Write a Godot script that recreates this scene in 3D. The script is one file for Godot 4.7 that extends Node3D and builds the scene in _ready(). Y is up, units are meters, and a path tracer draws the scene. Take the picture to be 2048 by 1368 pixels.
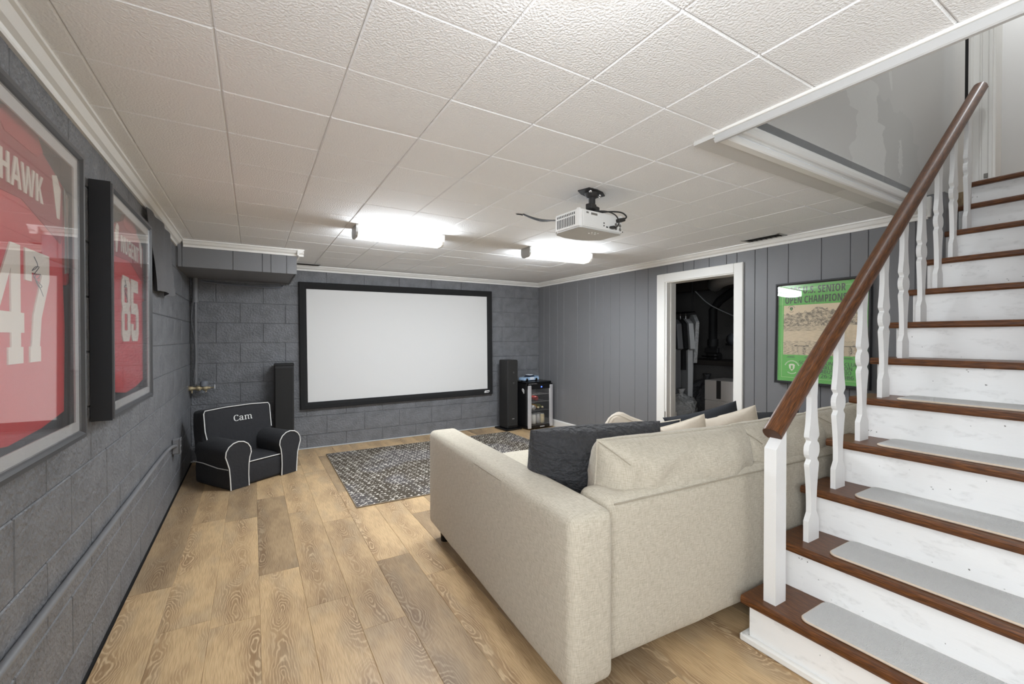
extends Node3D
# A basement cinema room: x right along the back wall, -z towards the projector screen, y up, metres.

const XL := -0.525
const XR := 3.58
const ZB := -5.25
const ZF := 1.9
const CEIL := 2.006
const EYE := 1.218
const TILE := 0.3245

var M := {}
var rng := RandomNumberGenerator.new()
var used := {}

const LAMP_ENERGY := 1.75
var LAMP_TINT := Color(0.87, 0.935, 1.0).linear_to_srgb()

func _ready() -> void:
	rng.seed = 77
	var cam := Camera3D.new()
	cam.name = "camera"
	cam.fov = rad_to_deg(2.0 * atan(684.0 / 871.5))
	cam.near = 0.05
	cam.far = 60.0
	add_child(cam)
	cam.position = Vector3(0, EYE, 0)
	cam.rotation = Vector3(-0.0093, -0.5369, 0)
	cam.current = true
	var env := Environment.new()
	env.background_mode = Environment.BG_COLOR
	env.background_color = Color(0.02, 0.02, 0.02)
	env.tonemap_mode = Environment.TONE_MAPPER_LINEAR
	env.tonemap_exposure = 1.5
	env.sdfgi_enabled = true
	env.ssao_enabled = true
	env.ssil_enabled = true
	var we := WorldEnvironment.new()
	we.name = "world"
	we.environment = env
	add_child(we)
	make_materials()
	# lamps: two short wraparound fittings, domes by the stairs, behind the viewer and over the stairwell
	wrap_light(0.615, 1.265, -3.21, 0.0, "fluorescent wraparound light on the ceiling nearer the soffit")
	wrap_light(2.05, 2.72, -3.20, -0.06, "fluorescent wraparound light on the ceiling nearer the panelled wall")
	dome_light(Vector3(0.55, CEIL, -0.62), 0.08, "round white dome light on the ceiling at the foot of the stairs")
	rear_window()
	side_window()
	bare_bulb()
	dome_light(Vector3(2.9, 4.6, -0.5), 0.65, "round white dome light high over the stairwell")
	dome_light(Vector3(4.75, 4.6, -0.6), 0.65, "round white dome light in the upstairs hall")
	# the setting
	make_floor()
	make_ceiling()
	block_wall("wall_left", "grey painted block wall with the framed shirts", Vector3.FORWARD, Vector3.RIGHT, Vector3(XL, 0, -1.0), -1.0 - ZB, 0.391)
	block_wall("wall_back", "grey painted block wall behind the projector screen", Vector3.RIGHT, Vector3.BACK, Vector3(XL, 0, ZB), XR - XL, 0.21)
	panel_wall()
	plain_walls()
	stairwell()
	trims()
	doorway()
	storage_room()
	# the things, largest first
	stairs()
	sofa()
	cushions()
	screen()
	rug()
	armchair()
	speakers()
	fridge()
	projector()
	wall_things()

# ------------------------------------------------------------------ nodes
func tag(o: Node, label: String, category: String, group := "", kind := "") -> Node:
	o.set_meta("label", label)
	o.set_meta("category", category)
	if group: o.set_meta("group", group)
	if kind: o.set_meta("kind", kind)
	return o

func numbered(called: String) -> String:
	if not used.has(called):
		used[called] = 0
		return called
	used[called] += 1
	return "%s_%03d" % [called, used[called]]

func thing(called: String, label: String, category: String, at := Vector3.ZERO, turn := 0.0, group := "") -> Node3D:
	var o := Node3D.new()
	o.name = numbered(called)
	add_child(o)
	o.position = at
	o.rotation.y = turn
	tag(o, label, category, group)
	return o

func structure(called: String, label: String, category: String) -> Node3D:
	var o := thing(called, label, category)
	o.set_meta("kind", "structure")
	return o

func part(called: String, mesh: Mesh, m: Material, parent: Node3D, at := Vector3.ZERO) -> MeshInstance3D:
	var o := MeshInstance3D.new()
	o.name = called
	o.mesh = mesh
	o.material_override = m
	parent.add_child(o, true)
	o.position = at
	return o

func single(called: String, mesh: Mesh, m: Material, label: String, category: String, at := Vector3.ZERO, group := "", kind := "") -> MeshInstance3D:
	var o := part(numbered(called), mesh, m, self, at)
	tag(o, label, category, group, kind)
	return o

# ------------------------------------------------------------------ meshes
func sm() -> SurfaceTool:
	var st := SurfaceTool.new()
	st.begin(Mesh.PRIMITIVE_TRIANGLES)
	return st

func done(st: SurfaceTool) -> ArrayMesh:
	st.generate_normals()
	return st.commit()

func vert(st: SurfaceTool, p: Vector3, uv: Vector2) -> void:
	st.set_uv(uv)
	st.add_vertex(p)

func boxuv(p: Vector3, n: Vector3) -> Vector2:
	var a := n.abs()
	if a.y >= a.x and a.y >= a.z: return Vector2(p.x, p.z)
	if a.x >= a.z: return Vector2(p.z, -p.y)
	return Vector2(p.x, -p.y)

# a, b, c run anticlockwise seen from outside
func tri(st: SurfaceTool, a: Vector3, b: Vector3, c: Vector3) -> void:
	var n := (b - a).cross(c - a)
	vert(st, a, boxuv(a, n)); vert(st, c, boxuv(c, n)); vert(st, b, boxuv(b, n))

func quad(st: SurfaceTool, a: Vector3, b: Vector3, c: Vector3, d: Vector3) -> void:
	tri(st, a, b, c); tri(st, a, c, d)

func out_tri(st: SurfaceTool, a: Vector3, b: Vector3, c: Vector3, o: Vector3) -> void:
	if (b - a).cross(c - a).dot((a + b + c) / 3.0 - o) < 0.0: tri(st, a, c, b)
	else: tri(st, a, b, c)

func out_quad(st: SurfaceTool, a: Vector3, b: Vector3, c: Vector3, d: Vector3, o: Vector3) -> void:
	out_tri(st, a, b, c, o); out_tri(st, a, c, d, o)

# chamfered box
func box(st: SurfaceTool, c: Vector3, s: Vector3, bev := 0.0, b := Basis()) -> void:
	st.set_smooth_group(-1)
	var h := s / 2.0
	bev = minf(bev, minf(h.x, minf(h.y, h.z)) * 0.9)
	var P := {}
	for i in [-1, 1]:
		for j in [-1, 1]:
			for k in [-1, 1]:
				var v := Vector3(i, j, k)
				for ax in 3:
					var q := (h - Vector3.ONE * bev) * v
					q[ax] = h[ax] * v[ax]
					P[[i, j, k, ax]] = c + b * q
	for sg in [-1, 1]:
		out_quad(st, P[[sg, -1, -1, 0]], P[[sg, 1, -1, 0]], P[[sg, 1, 1, 0]], P[[sg, -1, 1, 0]], c)
		out_quad(st, P[[-1, sg, -1, 1]], P[[1, sg, -1, 1]], P[[1, sg, 1, 1]], P[[-1, sg, 1, 1]], c)
		out_quad(st, P[[-1, -1, sg, 2]], P[[1, -1, sg, 2]], P[[1, 1, sg, 2]], P[[-1, 1, sg, 2]], c)
	if bev <= 0.0: return
	for i in [-1, 1]:
		for j in [-1, 1]:
			out_quad(st, P[[i, j, -1, 0]], P[[i, j, 1, 0]], P[[i, j, 1, 1]], P[[i, j, -1, 1]], c)
			out_quad(st, P[[i, -1, j, 0]], P[[i, 1, j, 0]], P[[i, 1, j, 2]], P[[i, -1, j, 2]], c)
			out_quad(st, P[[-1, i, j, 1]], P[[1, i, j, 1]], P[[1, i, j, 2]], P[[-1, i, j, 2]], c)
			for k in [-1, 1]:
				out_tri(st, P[[i, j, k, 0]], P[[i, j, k, 1]], P[[i, j, k, 2]], c)

func box_mesh(s: Vector3, bev := 0.0, c := Vector3.ZERO) -> ArrayMesh:
	var st := sm()
	box(st, c, s, bev)
	return done(st)

# box from corner to corner
func span(st: SurfaceTool, a: Vector3, b: Vector3, bev := 0.0) -> void:
	box(st, (a + b) / 2.0, (b - a).abs(), bev)

func span_mesh(a: Vector3, b: Vector3, bev := 0.0) -> ArrayMesh:
	var st := sm()
	span(st, a, b, bev)
	return done(st)

# polygon in xy pushed along z from 0 to depth, placed by xf
func prism(st: SurfaceTool, poly: PackedVector2Array, depth: float, xf := Transform3D(), smooth := false) -> void:
	var p := poly.duplicate()
	if Geometry2D.is_polygon_clockwise(p): p.reverse()
	var idx := Geometry2D.triangulate_polygon(p)
	st.set_smooth_group(-1)
	for t in range(0, idx.size(), 3):
		var a := p[idx[t]]; var b := p[idx[t + 1]]; var c := p[idx[t + 2]]
		if (b - a).cross(c - a) < 0.0:
			var w := b; b = c; c = w
		tri(st, xf * Vector3(a.x, a.y, depth), xf * Vector3(b.x, b.y, depth), xf * Vector3(c.x, c.y, depth))
		tri(st, xf * Vector3(a.x, a.y, 0), xf * Vector3(c.x, c.y, 0), xf * Vector3(b.x, b.y, 0))
	if smooth: st.set_smooth_group(1)
	for i in p.size():
		var a := p[i]; var b := p[(i + 1) % p.size()]
		quad(st, xf * Vector3(a.x, a.y, 0), xf * Vector3(b.x, b.y, 0), xf * Vector3(b.x, b.y, depth), xf * Vector3(a.x, a.y, depth))

func prism_mesh(poly: PackedVector2Array, depth: float, xf := Transform3D(), smooth := false) -> ArrayMesh:
	var st := sm()
	prism(st, poly, depth, xf, smooth)
	return done(st)

# profile of (radius, y), turned about y
func lathe(st: SurfaceTool, prof: PackedVector2Array, sides := 16, xf := Transform3D()) -> void:
	st.set_smooth_group(0)
	for i in prof.size() - 1:
		for k in sides:
			var a := TAU * k / sides; var b := TAU * (k + 1) / sides
			var p := prof[i]; var q := prof[i + 1]
			var A := xf * Vector3(p.x * cos(a), p.y, -p.x * sin(a)); var B := xf * Vector3(p.x * cos(b), p.y, -p.x * sin(b))
			var C := xf * Vector3(q.x * cos(b), q.y, -q.x * sin(b)); var D := xf * Vector3(q.x * cos(a), q.y, -q.x * sin(a))
			if p.x > 1e-6: tri(st, A, B, C)
			if q.x > 1e-6: tri(st, A, C, D)

func lathe_mesh(prof: PackedVector2Array, sides := 16, xf := Transform3D()) -> ArrayMesh:
	var st := sm()
	lathe(st, prof, sides, xf)
	return done(st)

func tube(st: SurfaceTool, pts: PackedVector3Array, r: float, sides := 8, closed := false) -> void:
	st.set_smooth_group(0)
	var n := pts.size()
	var rings := []
	var up := Vector3.ZERO
	for i in n:
		var a := pts[(i - 1 + n) % n] if (i > 0 or closed) else pts[i]
		var b := pts[(i + 1) % n] if (i < n - 1 or closed) else pts[i]
		var t := (b - a).normalized()
		if up == Vector3.ZERO:
			up = Vector3.UP if absf(t.y) < 0.9 else Vector3.RIGHT
		up = (up - t * up.dot(t)).normalized()
		var s := t.cross(up)
		var ring := PackedVector3Array()
		for k in sides:
			var an := TAU * k / sides
			ring.append(pts[i] + (up * cos(an) + s * sin(an)) * r)
		rings.append(ring)
	for i in (n if closed else n - 1):
		var A: PackedVector3Array = rings[i]; var B: PackedVector3Array = rings[(i + 1) % n]
		for k in sides:
			var l := (k + 1) % sides
			quad(st, A[k], A[l], B[l], B[k])
	if not closed:
		st.set_smooth_group(2)
		for k in sides:
			var l := (k + 1) % sides
			tri(st, pts[0], rings[0][l], rings[0][k])
			tri(st, pts[n - 1], rings[n - 1][k], rings[n - 1][l])

func tube_mesh(pts: PackedVector3Array, r: float, sides := 8, closed := false) -> ArrayMesh:
	var st := sm()
	tube(st, pts, r, sides, closed)
	return done(st)

func curve(pts: Array, steps := 6) -> PackedVector3Array:
	var c := Curve3D.new()
	for i in pts.size():
		var a: Vector3 = pts[maxi(i - 1, 0)]; var b: Vector3 = pts[mini(i + 1, pts.size() - 1)]
		c.add_point(pts[i], (a - b) / 6.0, (b - a) / 6.0)
	var res := PackedVector3Array()
	for i in pts.size() - 1:
		for k in steps: res.append(c.sample(i, float(k) / steps))
	res.append(pts[-1])
	return res

# rounded, padded box: grid on six faces, rounded by r, swollen by bulge, creased by noise
func soft(st: SurfaceTool, size: Vector3, r: float, bulge := Vector3.ZERO, n := 8, crease := 0.0, seed_ := 1, xf := Transform3D(), freq := 9.0) -> void:
	st.set_smooth_group(0)
	var half := size / 2.0
	r = minf(r, minf(half.x, minf(half.y, half.z)) * 0.98)
	var inner := half - Vector3.ONE * r
	var noise := FastNoiseLite.new()
	noise.seed = seed_; noise.frequency = freq; noise.fractal_octaves = 2
	var ts := []
	for ax in 3:
		var l := []
		var e: float = inner[ax] / half[ax]
		for i in 4: l.append(-1.0 + (1.0 - e) * (1.0 - cos(PI / 2 * i / 4.0)))
		for i in n + 1: l.append(-e + 2.0 * e * i / n)
		for i in range(3, -1, -1): l.append(1.0 - (1.0 - e) * (1.0 - cos(PI / 2 * i / 4.0)))
		ts.append(l)
	for ax in 3:
		var u := (ax + 1) % 3; var v := (ax + 2) % 3
		for sg in [-1.0, 1.0]:
			var g := []
			for tu in ts[u]:
				var row := PackedVector3Array()
				for tv in ts[v]:
					var p := Vector3.ZERO
					p[ax] = sg; p[u] = tu; p[v] = tv
					var q := p * half
					var cl := q.clamp(-inner, inner)
					var d := (q - cl).normalized()
					q = cl + d * r
					q[ax] += sg * bulge[ax] * (1.0 - tu * tu) * (1.0 - tv * tv)
					if crease > 0.0: q += d * noise.get_noise_3dv(q) * crease
					row.append(xf * q)
				g.append(row)
			for i in g.size() - 1:
				for j in g[0].size() - 1:
					if sg > 0: quad(st, g[i][j], g[i + 1][j], g[i + 1][j + 1], g[i][j + 1])
					else: quad(st, g[i][j], g[i][j + 1], g[i + 1][j + 1], g[i + 1][j])

func soft_mesh(size: Vector3, r: float, bulge := Vector3.ZERO, n := 8, crease := 0.0, seed_ := 1, xf := Transform3D(), freq := 9.0) -> ArrayMesh:
	var st := sm()
	soft(st, size, r, bulge, n, crease, seed_, xf, freq)
	return done(st)

# scatter pillow in the xy plane: two swollen faces meeting in a seam with pointed corners
func pillow_edge(u: float, v: float, w: float, h: float, pinch := 0.09) -> Vector2:
	return Vector2(u * w / 2.0 * (1.0 - pinch * (1.0 - v * v)), v * h / 2.0 * (1.0 - pinch * (1.0 - u * u)))

func pillow_mesh(w: float, h: float, t: float, seed_ := 1, crease := 0.012, pinch := 0.09, full := 3.0) -> ArrayMesh:
	var st := sm()
	st.set_smooth_group(0)
	var noise := FastNoiseLite.new()
	noise.seed = seed_; noise.frequency = 7.0
	var n := 26
	for sg in [-1.0, 1.0]:
		var g := []
		for i in n + 1:
			var row := PackedVector3Array()
			for j in n + 1:
				var u := sin(PI / 2 * (2.0 * i / n - 1.0)); var v := sin(PI / 2 * (2.0 * j / n - 1.0))
				var e := pillow_edge(u, v, w, h, pinch)
				var f := pow(maxf(0.0, (1.0 - pow(absf(u), full)) * (1.0 - pow(absf(v), 3.0))), 0.55)
				row.append(Vector3(e.x, e.y, sg * (t / 2.0 * f + f * crease * noise.get_noise_3d(e.x, e.y, sg))))
			g.append(row)
		for i in n:
			for j in n:
				if sg > 0: quad(st, g[i][j], g[i + 1][j], g[i + 1][j + 1], g[i][j + 1])
				else: quad(st, g[i][j], g[i][j + 1], g[i + 1][j + 1], g[i + 1][j])
	return done(st)

func pillow_piping(w: float, h: float, r: float, pinch := 0.09) -> ArrayMesh:
	var pts := PackedVector3Array()
	var n := 10
	for s in 4:
		for i in n:
			var t := 2.0 * i / n - 1.0
			var uv: Vector2 = [Vector2(t, -1), Vector2(1, t), Vector2(-t, 1), Vector2(-1, -t)][s]
			var e := pillow_edge(uv.x, uv.y, w, h, pinch)
			pts.append(Vector3(e.x, e.y, 0))
	return tube_mesh(pts, r, 6, true)

func frame_mesh(w: float, h: float, bw: float, d: float, bev := 0.003) -> ArrayMesh:
	# picture frame round the xy rectangle w x h, front at z = d; mitred profile with a rounded lip
	var st := sm()
	var prof := PackedVector2Array([Vector2(0, 0), Vector2(0, d - bev * 2), Vector2(bev, d), Vector2(bw * 0.55, d), Vector2(bw * 0.75, d - bev), Vector2(bw, d - bev * 2.5), Vector2(bw, 0)])
	st.set_smooth_group(-1)
	var corners := [Vector2(-1, -1), Vector2(1, -1), Vector2(1, 1), Vector2(-1, 1)]
	for s in 4:
		var a: Vector2 = corners[s]; var b: Vector2 = corners[(s + 1) % 4]
		for i in prof.size():
			var p := prof[i]; var q := prof[(i + 1) % prof.size()]
			var f := func(c: Vector2, k: Vector2) -> Vector3: return Vector3(c.x * (w / 2.0 - k.x), c.y * (h / 2.0 - k.x), k.y)
			quad(st, f.call(a, p), f.call(b, p), f.call(b, q), f.call(a, q))
	return done(st)

func text_mesh(t: String, font: Font, height: float, depth := 0.002, stretch := 1.0) -> TextMesh:
	var m := TextMesh.new()
	m.text = t
	m.font = font
	m.font_size = 64
	m.pixel_size = height / 46.0   # capitals of these fonts stand about 46 units at size 64
	m.depth = depth
	m.curve_step = 1.0
	return m

# ------------------------------------------------------------------ materials
func noise_tex(freq: float, size := 512, oct := 4, seed_ := 1, kind := FastNoiseLite.TYPE_SIMPLEX_SMOOTH, ramp = null) -> NoiseTexture2D:
	var n := FastNoiseLite.new()
	n.noise_type = kind
	n.seed = seed_
	n.frequency = freq
	n.fractal_octaves = oct
	var t := NoiseTexture2D.new()
	t.width = size; t.height = size
	t.seamless = true
	t.noise = n
	if ramp is Gradient: t.color_ramp = ramp
	return t

func ramp(stops: Array) -> Gradient:
	var g := Gradient.new()
	var o := PackedFloat32Array(); var c := PackedColorArray()
	for s in stops:
		o.append(s[0]); c.append(s[1])
	g.offsets = o; g.colors = c
	return g

func grey(v: float) -> Color:
	return Color(v, v, v)

func rgb8(r: int, g: int, b: int) -> Color:
	return Color(r / 255.0, g / 255.0, b / 255.0)

func mk(called: String, col: Color, rough := 0.6, d := {}) -> StandardMaterial3D:
	var m := StandardMaterial3D.new()
	m.resource_name = called
	m.albedo_color = col
	m.roughness = rough
	m.metallic = d.get("metal", 0.0)
	m.metallic_specular = d.get("spec", 0.5)
	if d.has("tex"): m.albedo_texture = d.tex
	if d.has("bump"):
		m.heightmap_enabled = true
		m.heightmap_texture = d.bump
		m.heightmap_scale = d.get("relief", 0.1)
	if d.has("rtex"): m.roughness_texture = d.rtex
	if d.has("tri"):
		m.uv1_triplanar = true
		m.uv1_triplanar_sharpness = 6.0
		m.uv1_world_triplanar = d.get("world", false)
		var s = d.tri
		m.uv1_scale = s if s is Vector3 else Vector3.ONE * s
	elif d.has("scale"): m.uv1_scale = d.scale
	if d.has("glow"):
		m.emission_enabled = true
		m.emission = d.get("glow_color", col)
		m.emission_energy_multiplier = d.glow
	if d.has("sheen"):
		m.rim_enabled = true
		m.rim = d.sheen
		m.rim_tint = 0.5
	if d.has("coat"):
		m.clearcoat_enabled = true
		m.clearcoat = d.coat
		m.clearcoat_roughness = 0.25
	if d.has("clear"):
		m.transparency = BaseMaterial3D.TRANSPARENCY_ALPHA
		m.albedo_color.a = d.clear
	M[called] = m
	return m

func image_tex(w: int, h: int, f: Callable) -> ImageTexture:
	var data := PackedByteArray()
	data.resize(w * h * 3)
	var i := 0
	for y in h:
		for x in w:
			var c: Color = f.call(x, y)
			data[i] = clampi(int(c.r * 255.0), 0, 255); data[i + 1] = clampi(int(c.g * 255.0), 0, 255); data[i + 2] = clampi(int(c.b * 255.0), 0, 255)
			i += 3
	return ImageTexture.create_from_image(Image.create_from_data(w, h, false, Image.FORMAT_RGB8, data))

# oak-look vinyl board, 0.184 m across and 1.225 m along
func oak_tex(seed_: int) -> ImageTexture:
	var n := FastNoiseLite.new()
	n.seed = seed_; n.frequency = 1.0; n.fractal_octaves = 3
	var fine := FastNoiseLite.new()
	fine.seed = seed_ + 50; fine.frequency = 1.0; fine.fractal_octaves = 2
	var w := 192; var h := 960
	var pith: float = [0.085, 0.17, 0.11, 0.02][seed_ / 13 % 4]
	var light := rgb8(224, 202, 167); var mid := rgb8(206, 177, 136); var dark := rgb8(150, 122, 91); var ash := rgb8(172, 153, 127)
	return image_tex(w, h, func(x: int, y: int) -> Color:
		var px := 0.184 * x / w; var py := 1.225 * y / h
		var dep := 0.085 * n.get_noise_1d(py * 1.35 + seed_) + 0.010
		var dx := px - pith + 0.03 * n.get_noise_2d(py * 1.7, seed_ * 3.0) + 0.004 * n.get_noise_2d(px * 20.0, py * 9.0)
		var r := sqrt(dx * dx + dep * dep)
		var ring := absf(fposmod(r * 120.0 + 1.1 * n.get_noise_2d(px * 14.0, py * 5.0), 1.0) * 2.0 - 1.0)
		ring = smoothstep(0.45, 0.9, ring)
		var heart := smoothstep(0.075, 0.012, r)
		var pore := fine.get_noise_2d(px * 330.0, py * 9.0)
		var patch := smoothstep(-0.2, 0.45, n.get_noise_2d(px * 7.0 + 31.0, py * 2.6))
		var c := mid.lerp(dark, clampf(0.42 * patch + 0.7 * heart, 0.0, 0.95)).lerp(ash, 0.45 * smoothstep(0.0, 0.5, n.get_noise_2d(px * 5.0 - 9.0, py * 1.7)))
		c = c.lerp(light, ring * (0.25 + 0.25 * patch + 0.35 * heart))
		return c.lerp(dark, clampf(pore * 0.7, 0.0, 0.6)).lerp(light, clampf(-pore * 0.5, 0.0, 0.45)))

func linen_tex(a: Color, b: Color, size := 384, seed_ := 3) -> ImageTexture:
	var n := FastNoiseLite.new()
	n.seed = seed_; n.frequency = 1.0; n.fractal_octaves = 1
	return image_tex(size, size, func(x: int, y: int) -> Color:
		var v := 0.42 * n.get_noise_2d(x * 0.02, y * 0.42) + 0.42 * n.get_noise_2d(500.0 + x * 0.42, y * 0.02) + 0.3 * n.get_noise_2d(x * 0.03, y * 0.9) + 0.3 * n.get_noise_2d(900.0 + x * 0.9, y * 0.03)
		v += 0.1 if (x + y) % 2 == 0 else -0.1
		return a.lerp(b, clampf(0.5 + 0.8 * v, 0.0, 1.0)))

func rug_tex() -> ImageTexture:
	var n := FastNoiseLite.new()
	n.seed = 9; n.frequency = 1.0; n.fractal_octaves = 2
	var brown := rgb8(76, 66, 52); var ashy := rgb8(94, 88, 86); var cream := rgb8(240, 234, 222)
	return image_tex(1085, 825, func(x: int, y: int) -> Color:
		var px := x * 0.002; var py := y * 0.002      # metres
		var ground := brown.lerp(ashy, smoothstep(-0.1, 0.4, n.get_noise_2d(px * 1.6, py * 1.6)))
		ground = ground.lerp(grey(0.16), 0.55 * absf(n.get_noise_2d(px * 190.0, py * 190.0)))
		# slanting rows: broken zigzag threads, with small triangles and dots strung between them
		var wob := 0.003 * n.get_noise_2d(px * 22.0, py * 22.0)
		var al := px * 0.74 - py * 0.67; var ac := px * 0.67 + py * 0.74 + wob
		var f := (ac + 0.010 * (absf(fposmod(al / 0.056, 1.0) - 0.5) - 0.25)) / 0.044
		var row := floorf(f); var v := fposmod(f, 1.0) - 0.5
		var q := al / 0.056 + (0.5 if int(row) % 2 else 0.0)
		var u := fposmod(q, 1.0) - 0.5; var cell := floorf(q)
		var k := 0.0
		if absf(absf(v) - 0.44) < 0.05 and n.get_noise_2d(al * 7.0, row * 7.3 + (50.0 if v > 0 else 0.0)) > 0.12: k = 0.9
		var size := 0.85 + 0.6 * n.get_noise_2d(cell * 5.1, row * 3.7)
		if v > -0.2 * size and v < 0.22 * size and absf(u) < (0.22 * size - v) * 0.55: k = 1.0
		if n.get_noise_2d(px * 90.0 + 300.0, py * 90.0) > 0.58: k = maxf(k, 0.6)
		return ground.lerp(cream, clampf(k, 0.0, 1.0)))

func wall_paint_tex() -> ImageTexture:
	# stairwell plaster with patches of lighter filler and old paint, as on the photograph: 2.6 x 1.3 m
	var n := FastNoiseLite.new()
	n.seed = 21; n.frequency = 1.0; n.fractal_octaves = 3
	var base := rgb8(210, 208, 204); var newer := rgb8(222, 221, 217); var old := rgb8(203, 202, 198)
	return image_tex(520, 260, func(x: int, y: int) -> Color:
		var px := x * 0.005; var py := 1.3 - y * 0.005
		var edge := 1.42 + 0.05 * n.get_noise_1d(py * 7.0) + (0.1 if py < 0.42 else 0.0) - (0.1 if py > 0.62 else 0.0)
		var c := base
		if px < edge and px > edge - 0.36 + 0.1 * n.get_noise_1d(py * 3.0 + 9.0): c = newer
		elif px >= edge and px < edge + 0.5 and py < 0.56 + 0.06 * n.get_noise_1d(px * 5.0): c = old
		var q := Vector2((px - 1.74) / 0.03, (py - 0.29) / 0.1)
		if q.length() + 0.7 * n.get_noise_2d(px * 30.0, py * 30.0) < 1.0: c = newer
		q = Vector2((px - 1.58 - 0.25 * (0.76 - py)) / 0.022, (py - 0.76) / 0.12)
		if q.length() < 1.0: c = newer
		return c.lerp(old, 0.15 * absf(n.get_noise_2d(px * 22.0, py * 22.0))))

func scuff_tex() -> ImageTexture:
	# white riser paint with scuffs, chips and shoe marks
	var n := FastNoiseLite.new()
	n.seed = 33; n.frequency = 1.0; n.fractal_octaves = 3
	return image_tex(512, 256, func(x: int, y: int) -> Color:
		var s := smoothstep(0.2, 0.6, n.get_noise_2d(x * 0.012, y * 0.03) * 1.4) * (0.35 + 0.65 * smoothstep(0.0, 0.4, n.get_noise_2d(x * 0.06, y * 0.13)))
		var chip := smoothstep(0.70, 0.74, n.get_noise_2d(x * 0.05 + 90.0, y * 0.05))
		var streak := 0.03 * n.get_noise_2d(x * 0.01, y * 0.6)
		return rgb8(243, 242, 240).lerp(rgb8(150, 147, 143), clampf(0.13 * s + 0.6 * streak, 0.0, 0.3)).lerp(rgb8(60, 56, 52), 0.75 * chip))

func sketch_tex() -> ImageTexture:
	# generic pencil drawing: a tree line over a pond, three heads in caps along the foot
	var n := FastNoiseLite.new()
	n.seed = 61; n.frequency = 1.0; n.fractal_octaves = 4
	return image_tex(420, 330, func(x: int, y: int) -> Color:
		var paper := rgb8(226, 205, 170); var ink := rgb8(66, 58, 48)
		var u := x / 420.0; var v := y / 330.0
		var k := 0.0
		var crown := 0.17 + 0.07 * n.get_noise_1d(u * 9.0) - 0.12 * exp(-pow((u - 0.5) / 0.14, 2.0))
		var hatch := n.get_noise_2d(x * 0.33 + y * 0.1, y * 0.12)
		if v > crown and v < 0.42: k = clampf(0.34 + 1.1 * hatch + 0.7 * n.get_noise_2d(u * 14.0, v * 14.0), 0.0, 0.9)
		elif v >= 0.42 and v < 0.52: k = clampf(0.25 + 0.9 * n.get_noise_2d(x * 0.03, y * 0.4), 0.0, 0.8) * smoothstep(0.9, 0.1, u)
		elif v >= 0.52 and v < 0.72: k = clampf(0.05 + 0.25 * n.get_noise_2d(x * 0.02, y * 0.5), 0.0, 0.4)
		elif v >= 0.72: k = clampf(0.18 + 0.7 * n.get_noise_2d(x * 0.04, y * 0.3), 0.0, 0.7)
		for c in [0.26, 0.56, 0.85]:
			var q := Vector2((u - c) / 0.062, (v - 0.9) / 0.1)
			if q.length() < 1.0: k = 0.15 + 0.8 * clampf(0.4 + 1.5 * n.get_noise_2d(x * 0.12, y * 0.12), 0.0, 0.9) * smoothstep(0.2, 0.9, absf(q.x + 0.2))
			if absf(v - 0.815) < 0.012 and absf(u - c) < 0.1: k = 0.7
			if v > 0.735 and v < 0.81 and absf(u - c) < 0.06 - 0.25 * absf(v - 0.81): k = 0.12
		return paper.lerp(ink, k))

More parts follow.
